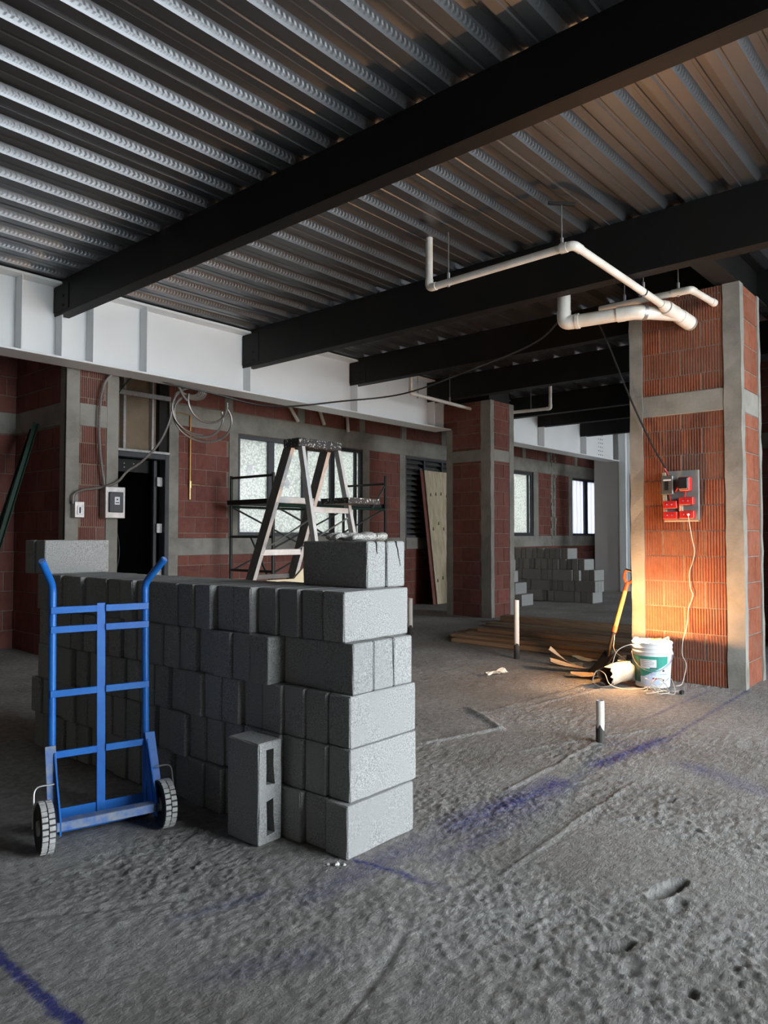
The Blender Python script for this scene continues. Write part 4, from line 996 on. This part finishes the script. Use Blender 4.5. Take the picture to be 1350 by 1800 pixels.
e2 = thing('switch_box', 'small galvanised switch box at the left edge of the pier', 'electrical box', (3.5, 7.18, 1.41))
box('case', 'zinc', e2, 3.452, 3.555, 7.10, 7.183, 1.41, 1.572, .005); box('switch_plate', 'white_paint', e2, 3.478, 3.53, 7.092, 7.10, 1.44, 1.53, .003); box('slot', 'ink', e2, 3.496, 3.512, 7.089, 7.092, 1.455, 1.515)
gs = thing('gas_pipe', 'orange copper gas pipe with a brass valve on the brick wall', 'pipe', (5.63, 8.34, 1.7))
MB().tube([(5.635, YB - .035, 2.84), (5.635, YB - .035, 1.93)], .012, 8).build('pipe', 'copper', gs, 40); MB().tube([(5.635, YB - .035, 2.84), (5.40, YB - .035, 2.85)], .009, 8).build('feed_pipe', 'brass', gs, 40)
MB().tube([(5.635, YB - .035, 1.93), (5.636, YB - .035, 1.715)], .013, 8).build('tail_pipe', 'brass', gs, 40); MB().tube([(5.63, YB - .05, 1.91), (5.77, YB - .05, 1.912)], .007, 6).build('lever', 'brass', gs, 40); MB().tube([(5.635, YB - .04, 1.96), (5.635, YB - .04, 1.87)], .02, 8).build('valve', 'brass', gs, 40)
bc = MB().tube(spline([(4.30, 7.06, 2.93), (4.47, 6.99, 2.885), (4.9, 6.85, 2.83), (5.65, 6.7, 2.765), (6.81, 6.7, 2.99), (7.5, 6.2, 3.13), (6.9, 4.6, 3.14), (6.2, 3.5, 3.08), (5.75, 2.98, 3.12)], 8), .010, 6).build('black_cable', 'black_plastic', None, 40); tag(bc, 'long black cable sagging from the conduit coil to the drain pipe', 'cable')
gw = MB().tube(spline([(4.04, 7.1, 2.90), (4.06, 7.35, 2.80), (4.01, 7.6, 2.55), (3.985, 7.7, 2.35)], 6), .006, 6).build('green_wire', 'green_paint', None, 40); tag(gw, 'thin dark green wire hanging beside the pier top', 'wire')
dcab = MB().tube(spline([(4.62, YB + .03, 1.60), (4.60, YB + .05, 1.45), (4.66, YB + .04, 1.2), (4.68, YB + .05, 1.0), (4.64, YB + .04, .8)], 6), .006, 6).build('door_cable', 'frame_grey', None, 40); tag(dcab, 'thin grey cable hanging in front of the black door', 'cable')
fc = MB().tube(spline([(6.24, 2.90, 3.20), (6.27, 2.80, 2.95), (6.27, 2.60, 2.43), (6.275, 2.42, 2.02), (6.285, 2.305, 1.80)], 8), .008, 6).build('feed_cable', 'black_plastic', None, 40); tag(fc, 'black cable dropping across the lit column to the electrical board', 'cable')

# electrical board on the lit column
eb = thing('power_board', 'grey board with red outlet boxes and a breaker on the lit column', 'electrical board', (6.30, 2.17, 1.35))
bx = 6.27
box('board', 'board_grey', eb, bx, bx + .035, 2.035, 2.318, 1.345, 1.775, .002)
box('bottom_edge', 'board_edge', eb, bx - .001, bx + .034, 2.035, 2.318, 1.345, 1.357)
bk = box('breaker_case', 'smoke_clear', eb, bx - .06, bx, 2.222, 2.322, 1.575, 1.735, .006)
box('breaker', 'black_plastic', bk, bx - .064, bx - .06, 2.258, 2.288, 1.61, 1.685); box('terminal', 'bucket_white', bk, bx - .063, bx - .06, 2.235, 2.30, 1.69, 1.703); box('wood_spacer', 'board_edge', eb, bx - .022, bx, 2.298, 2.322, 1.736, 1.765); box('wood_spacer', 'board_edge', eb, bx - .022, bx, 2.292, 2.318, 1.52, 1.574); box('wood_spacer', 'board_edge', eb, bx - .018, bx, 2.292, 2.318, 1.425, 1.452); box('wood_spacer', 'board_edge', eb, bx - .018, bx, 2.160, 2.188, 1.435, 1.482)
ub_ = box('junction_box', 'red_box', eb, bx - .07, bx, 2.085, 2.168, 1.60, 1.715, .006); box('black_cover', 'black_plastic', ub_, bx - .085, bx - .07, 2.092, 2.172, 1.612, 1.712, .006)
for (yc, zc) in ((2.255, 1.488), (2.122, 1.515), (2.253, 1.398), (2.117, 1.402)):
    rb_ = box('outlet_box', 'red_box', eb, bx - .05, bx, yc - .058, yc + .058, zc - .030, zc + .033, .004)
    for d in (-.02, .02):
        MB().lathe([(.012, 0), (.014, .003), (.006, .003)], 12).xf(Matrix.Rotation(math.radians(-90), 4, 'Y')).xf(Matrix.Translation((bx - .05, yc + d, zc + .002))).build('socket', 'ink_red', rb_)
        for q in (-.004, .004): box('contact_slot', 'bucket_white', rb_, bx - .0525, bx - .05, yc + d + q - .0012, yc + d + q + .0012, zc - .004, zc + .007)
for pts, nm in (([(bx - .03, 2.30, 1.80), (bx - .02, 2.285, 1.765), (bx - .03, 2.268, 1.73)], 'red_lead'), ([(bx - .02, 2.215, 1.60), (bx - .03, 2.19, 1.63), (bx - .03, 2.165, 1.66)], 'red_lead'), ([(bx - .02, 2.13, 1.60), (bx - .02, 2.135, 1.575), (bx - .02, 2.14, 1.55)], 'red_lead'), ([(bx - .01, 2.27, 1.575), (bx - .01, 2.265, 1.55), (bx - .01, 2.26, 1.52)], 'red_lead')):
    MB().tube(spline(pts, 5), .007, 6).build(nm, 'red_box', eb, 40)
box('plug', 'bucket_white', eb, bx - .075, bx - .053, 2.088, 2.106, 1.395, 1.412, .004)
wc_ = MB().tube(spline([(6.205, 2.097, 1.40), (6.22, 2.096, 1.34), (6.27, 2.09, 1.20), (6.295, 2.08, 1.10), (6.295, 2.10, 1.0), (6.295, 2.125, .92), (6.295, 2.12, .80), (6.295, 2.10, .73), (6.29, 2.135, .62), (6.28, 2.14, .52), (6.25, 2.145, .44), (6.22, 2.16, .36), (6.20, 2.16, .25), (6.16, 2.115, .18), (6.12, 2.12, .08), (6.09, 2.13, .025), (6.02, 2.15, .02)], 6), .0034, 6).build('lamp_cord', 'wire_white', None, 40)
tag(wc_, 'thin pale lamp cord running from the board down to the bucket', 'cord')

# ------------------------------------------------------------------ bucket, lamp, shovel, rubbish
BXc, BYc = 5.985, 2.325
bu = thing('bucket', 'white plastic pail with a teal printed label by the lit column', 'bucket', (BXc, BYc, 0))
MB().lathe([(0.0, .008), (.128, .008), (.1325, .012), (.150, .285), (.152, .285), (.156, .290), (.156, .298), (.152, .302), (.153, .318), (.157, .322), (.157, .330), (.153, .334), (.154, .352), (.160, .356), (.160, .366), (.155, .370), (.150, .368), (.146, .35), (.130, .02), (0, .018)], 40, (BXc, BYc, 0)).build('pail', 'bucket_white', bu, 35)
def rad(z): return .1325 + (.150 - .1325) * (z - .012) / .273
def patch(name, m, a0, a1, z0f, z1f, lift=.0012, n=12, parent=bu):
    mb = MB()
    for i in range(n + 1):
        a = a0 + (a1 - a0) * i / n; t = i / n
        for z in (z0f(t), z1f(t)): r = rad(z) + lift; mb.v.append((BXc + r * math.cos(a), BYc + r * math.sin(a), z))
    for i in range(n): mb.face(2 * i, 2 * i + 2, 2 * i + 3, 2 * i + 1)
    return mb.build(name, m, parent)
VA = math.atan2(-BYc, -BXc)      # towards the camera
K = lambda v: (lambda t: v)
def ang(d): return VA + math.radians(d)   # +d turns to the right in view
lb = patch('label_wrap', 'label_blue', ang(-78), ang(78), K(.035), K(.262))
patch('label_teal_field', 'label_teal', ang(-78), ang(50), lambda t: .075 + .13 * max(0, t - .25) / .75 if t > .25 else .06, K(.262), .0020, parent=lb)
patch('label_dark_field', 'label_dark', ang(-78), ang(-40), K(.05), lambda t: .255 - .05 * t, .0026, parent=lb)
patch('label_white_curve', 'label_blue', ang(-40), ang(78), lambda t: .04, lambda t: .10 + .12 * t * t, .0030, parent=lb)
patch('text_panel', 'bucket_white', ang(-38), ang(12), K(.165), K(.238), .0034, parent=lb)
for i, (a, b) in enumerate(((-34, -2), (-35, 6), (-34, 4), (-30, -8))): patch('text_line', 'ink', ang(a), ang(b), K(.226 - i * .014), K(.2285 - i * .014), .004, 8, parent=lb)
patch('text_bold', 'ink', ang(-8), ang(14), K(.166), K(.175), .0042, 6, parent=lb)
for i in range(3): patch('text_line', 'ink', ang(-30), ang(10), K(.140 - i * .012), K(.142 - i * .012), .0042, 8, parent=lb)
patch('red_mark', 'ink_red', ang(0), ang(14), K(.082), K(.094), .0042, 6, parent=lb)
for z in (.15, .075):
    patch('pictogram', 'bucket_white', ang(24), ang(46), K(z - .022), K(z + .02), .0036, 6, parent=lb); patch('pictogram_mark', 'ink', ang(31), ang(38), K(z - .008), K(z + .008), .0044, 4, parent=lb); patch('text_line', 'ink', ang(22), ang(48), K(z - .030), K(z - .0275), .0042, 6, parent=lb)
hd = [(BXc + .156 * math.cos(ang(d)), BYc + .156 * math.sin(ang(d)), .275 - .13 * math.sin(math.radians((d + 88) / 176 * 180)) ** 1.0) for d in range(-88, 89, 8)]
MB().tube(hd, .003, 6).build('wire_handle', 'zinc', bu, 40)
for d in (-88, 88): MB().lathe([(.0, .012), (.014, .010), (.014, 0)], 12).xf(Matrix.Rotation(math.radians(90), 4, 'Y')).xf(Matrix.Rotation(ang(d), 4, 'Z')).xf(Matrix.Translation((BXc + .150 * math.cos(ang(d)), BYc + .150 * math.sin(ang(d)), .275))).build('handle_ear', 'bucket_white', bu, 40)
lp = thing('work_lamp', 'glowing warm bulbs of a makeshift lamp resting in the bucket rim', 'lamp', (BXc - .02, BYc + .08, .37))
for (dx, dy, z, r) in ((-.128, .078, .368, .024), (-.095, .020, .350, .028)):
    mb = MB(); mb.lathe([(.001, -r), (r * .55, -r * .85), (r * .9, -r * .4), (r, 0), (r * .9, r * .4), (r * .6, r * .8), (.001, r)], 14, (BXc + dx, BYc + dy, z + .012)); mb.build('bulb', 'bulb_glow', lp, 60)
    MB().tube([(BXc + dx + .028, BYc + dy - .005, z + .01), (BXc + dx + .085, BYc + dy - .012, z - .002)], .016, 10).build('bulb_socket', 'bucket_white', lp, 40)
MB().tube([(BXc - .155, BYc + .055, .377), (BXc + .14, BYc - .02, .377)], .006, 6).build('support_stick', 'shovel_wood', lp, 40)
MB().tube(spline([(BXc + .02, BYc - .06, .372), (BXc + .04, BYc - .10, .395), (BXc + .02, BYc - .125, .41), (BXc - .01, BYc - .14, .39)], 5), .0055, 6).build('cord_end', 'wire_white', lp, 40)

sh = thing('shovel', 'orange D-grip shovel with a dark blade leaning on the lit column', 'shovel', (6.2, 2.72, 0))
G = V(6.33, 2.665, .845); S1 = V(6.16, 2.715, .43); T = V(6.09, 2.74, .20)
axs = (G - S1).normalized(); MB().tube([S1, G - axs * .10], .019, 12).build('shaft', 'shovel_wood', sh, 40); MB().tube([S1 - axs * .045, S1 + axs * .01], .0215, 12).build('ferrule', 'orange', sh, 40); MB().tube([G - axs * .115, G - axs * .03], [.021, .017], 12).build('grip_socket', 'orange', sh, 40)
sd = V(0.70, -0.70, 0).cross(axs).cross(axs).normalized(); sd = V(.62, -.78, 0); sd = (sd - axs * sd.dot(axs)).normalized()
gp_ = [G - axs * .045, G + axs * .0 + sd * .034, G + axs * .055 + sd * .043, G + axs * .075 + sd * .030]
gp2 = [G - axs * .045, G + axs * .0 - sd * .034, G + axs * .055 - sd * .043, G + axs * .075 - sd * .030]
MB().tube(spline(gp_, 6), .0125, 8).build('grip_side', 'orange', sh, 40); MB().tube(spline(gp2, 6), .0125, 8).build('grip_side', 'orange', sh, 40); MB().tube([G + axs * .074 - sd * .045, G + axs * .074 + sd * .045], .0135, 10).build('grip_bar', 'black_plastic', sh, 40)
MB().tube(spline([S1 - axs * .03, S1 - axs * .10 + V(-.005, .0, 0), T + V(.0, 0, .04), T + V(.0, .01, -.06)], 6), [.0185] * 6 + [.017] * 6 + [.015] * 6 + [.012], 10).build('neck', 'shovel_steel', sh, 40)
bl = MB(); nb, mb_ = 6, 8
for i in range(mb_ + 1):
    t = i / mb_; c = T + (V(5.965, 2.86, .012) - T) * t + V(0, 0, -.02 * math.sin(math.pi * t)); wd = .118 * (1.0 if t < .75 else 1.0 - (t - .75) * 1.6)
    for j in range(nb + 1):
        q = -1 + 2 * j / nb; bl.v.append(tuple(c + V(.66, -.75, 0) * (wd * q) * .0 + V(-.60, -.62, .50).normalized() * 0 + V(.72, .69, 0).normalized() * wd * q + V(0, 0, .022 * q * q)))
for i in range(mb_):
    for j in range(nb): a = i * (nb + 1) + j; bl.face(a, a + 1, a + nb + 2, a + nb + 1)
bo = bl.build('blade', 'shovel_steel', sh, 60); sm = bo.modifiers.new('thick', 'SOLIDIFY'); sm.thickness = .004

# broken white tube beside the bucket
bt = thing('broken_tube', 'broken white tube with a brown hollow lying against the bucket', 'tube', (5.75, 2.55, 0))
q0, q1 = V(5.70, 2.60, .085), V(5.93, 2.50, .12); ax = (q1 - q0).normalized(); up = V(0, 0, 1); up = (up - ax * up.dot(ax)).normalized(); sdv = ax.cross(up); n = 22
tm = MB(); tn = MB()
for i in range(6):
    for k in range(n):
        a = 2 * math.pi * k / n; e = (rb.uniform(-.03, .03) if i in (0,) else (rb.uniform(-.02, .02) if i == 5 else 0)); p = q0 + (q1 - q0) * (i / 5) + ax * e
        rr = .080 + .006 * math.sin(3 * a + i); tm.v.append(tuple(p + (up * math.cos(a) + sdv * math.sin(a)) * rr)); tn.v.append(tuple(p + ax * .004 + (up * math.cos(a) + sdv * math.sin(a)) * (rr - .008)))
for i in range(5):
    for k in range(n): a, c = i * n + k, i * n + (k + 1) % n; tm.face(a, a + n, c + n, c); tn.face(a, c, c + n, a + n)
tm.build('shell', 'paper_white', bt, 60); tn.face(*[5 * n + k for k in range(n)]); tn.build('lining', 'tube_inside', bt, 60)
def sheet_(name, m, c, w, l, rz, bend, seed, label, grp):
    r = random.Random(seed); mb = MB(); nx_, ny_ = 9, 7; ph = r.uniform(0, 6)
    for j in range(ny_):
        for i in range(nx_):
            u, v = i / (nx_ - 1) - .5, j / (ny_ - 1) - .5
            x, y = u * l + r.uniform(-.006, .006), v * w * (1 - .5 * abs(u)) + r.uniform(-.006, .006); z = bend * (u + .5) ** 2 * (1 if v > -.2 else .4) + .016 * math.sin(5 * u + 4 * v + ph) + .022 + r.uniform(0, .006)
            mb.v.append((c[0] + x * math.cos(rz) - y * math.sin(rz), c[1] + x * math.sin(rz) + y * math.cos(rz), z))
    for j in range(ny_ - 1):
        for i in range(nx_ - 1): a = j * nx_ + i; mb.face(a, a + 1, a + nx_ + 1, a + nx_)
    o = mb.build(name, m); o.modifiers.new('thick', 'SOLIDIFY').thickness = .002; return tag(o, label, 'paper', grp)
sheet_('torn_paper', 'paper', (6.15, 3.08), .16, .46, 2.2, .09, 1, 'long curled strip of brown paper beside the shovel blade', 'torn paper by the shovel'); sheet_('torn_paper', 'paper', (6.33, 3.27), .18, .30, 1.9, .15, 2, 'upright curled piece of brown paper behind the other scraps', 'torn paper by the shovel')
sheet_('torn_paper', 'paper', (5.98, 2.86), .10, .34, 2.25, .02, 3, 'flat brown paper scrap nearest the broken tube', 'torn paper by the shovel'); sheet_('torn_paper', 'tan_board', (6.62, 3.20), .14, .30, 2.4, .06, 4, 'pale paper scrap half under the shovel blade', 'torn paper by the shovel')
sheet_('torn_paper', 'paper_white', (5.55, 3.545), .07, .26, -.15, .01, 5, 'small pale scrap lying alone on the slab before the planks', 'torn paper by the shovel')
# tangled cords on the floor
cord = thing('tangled_cord', 'tangle of thin white cord on the slab before the bucket', 'cord', (5.78, 2.2, 0))
rr_ = random.Random(5)
for t in range(7):
    cxx, cyy = 5.74 + rr_.uniform(-.06, .10), 2.19 + rr_.uniform(-.05, .05); a0 = rr_.uniform(0, 6.28); pts = []
    for i in range(9):
        a = a0 + i * .75; r_ = .05 + .05 * rr_.random(); pts.append((cxx + r_ * math.cos(a) * 1.1, cyy + r_ * math.sin(a) * .9, .012 + .10 * max(0, math.sin(a * .9 + t)) * (1 if t < 4 else .2)))
    MB().tube(spline(pts, 6), .0032, 5).build('cord_loop', 'wire_white', cord, 40)
MB().tube(spline([(5.84, 2.12, .01), (5.88, 2.06, .014), (5.82, 2.04, .012)], 6), .0032, 5).build('cord_loop', 'wire_white', cord, 40); box('plug', 'black_plastic', cord, 5.80, 5.84, 2.02, 2.05, .004, .032, .006)
c2_ = thing('looped_cord', 'white cord looping over the broken tube to the bucket rim', 'cord', (5.7, 2.6, 0))
MB().tube(spline([(5.84, 2.36, .345), (5.76, 2.43, .35), (5.70, 2.50, .30), (5.68, 2.53, .20), (5.68, 2.54, .16), (5.63, 2.50, .10), (5.62, 2.52, .04), (5.60, 2.60, .02), (5.64, 2.68, .05), (5.67, 2.66, .13), (5.64, 2.58, .12), (5.60, 2.52, .05), (5.66, 2.44, .015), (5.72, 2.33, .02), (5.76, 2.28, .03)], 7), .0034, 5).build('cord_run', 'wire_white', c2_, 40)
MB().tube(spline([(6.15, 2.715, .40), (6.10, 2.70, .33), (6.09, 2.70, .26), (6.12, 2.68, .21), (6.10, 2.60, .17), (5.85, 2.56, .20)], 7), .0034, 5).build('cord_run', 'wire_white', c2_, 40)
# pebbles
def pebble(x, y, s, label):
    mb = MB(); r = random.Random(int(x * 1000)); mb.lathe([(.001, 0), (s * .8, .002), (s, s * .45), (s * .6, s * .85), (.001, s)], 7)
    mb.v = [(vx * r.uniform(.75, 1.2), vy * r.uniform(.75, 1.2), vz * r.uniform(.8, 1.1)) for vx, vy, vz in mb.v]; o = mb.build('pebble', 'pebble'); o.location = (x, y, fz(x, y) - .002); tag(o, label, 'pebble', 'pale crumbs by the near stack')
pebble(1.965, 1.955, .013, 'larger white crumb at the foot of the near stack'); pebble(1.950, 1.985, .009, 'smaller white crumb left of the larger one'); pebble(1.985, 1.935, .008, 'white crumb right of the larger one')

# work gloves on top of the stack
def glove(name, loc, rz, label, seed):
    g = thing(name, label, 'glove', loc, rz, w=False); r = random.Random(seed)
    pm = MB(); n, m_ = 14, 8
    for i in range(m_ + 1):
        t = i / m_; hw = .046 * (0.85 + .3 * math.sin(math.pi * t)) ; hh = .014 * (0.8 + .6 * math.sin(math.pi * min(1, t * 1.1))) + .004 * r.random()
        for k in range(n): a = 2 * math.pi * k / n; pm.v.append((-.10 + .17 * t, hw * math.cos(a), .015 + hh * math.sin(a) + .006 * math.sin(9 * t + 2 * math.cos(a)) * max(0, math.sin(a))))
    for i in range(m_):
        for k in range(n): a, c = i * n + k, i * n + (k + 1) % n; pm.face(a, a + n, c + n, c)
    pm.face(*[k for k in range(n)]); pm.face(*[m_ * n + n - 1 - k for k in range(n)]); pm.build('palm', 'glove', g, 60)
    cf = MB()
    for i in range(5):
        t = i / 4
        for k in range(14): a = 2 * math.pi * k / 14; cf.v.append((-.145 + .05 * t, (.044 + .004 * math.sin(3 * a)) * math.cos(a), .017 + (.016 + .005 * (1 - t)) * math.sin(a)))
    for i in range(4):
        for k in range(14): a, c = i * 14 + k, i * 14 + (k + 1) % 14; cf.face(a, a + 14, c + 14, c)
    cf.build('cuff', 'glove', g, 60)
    for i, (yy, ln) in enumerate(((-.033, .06), (-.011, .075), (.011, .07), (.033, .055))): MB().tube(spline([(.062, yy, .015), (.062 + ln * .5, yy * 1.1, .020 + r.uniform(-.003, .006)), (.062 + ln, yy * 1.15, .012)], 4), [.011] * 8 + [.007], 8).build('finger', 'glove', g, 60)
    MB().tube(spline([(-.02, .035, .014), (.02, .068, .016), (.05, .075, .012)], 4), [.012] * 8 + [.008], 8).build('thumb', 'glove', g, 60)
glove('work_glove', (2.46, 2.33, 1.2035), 2.75, 'crumpled speckled white work glove on top of the near stack', 1)
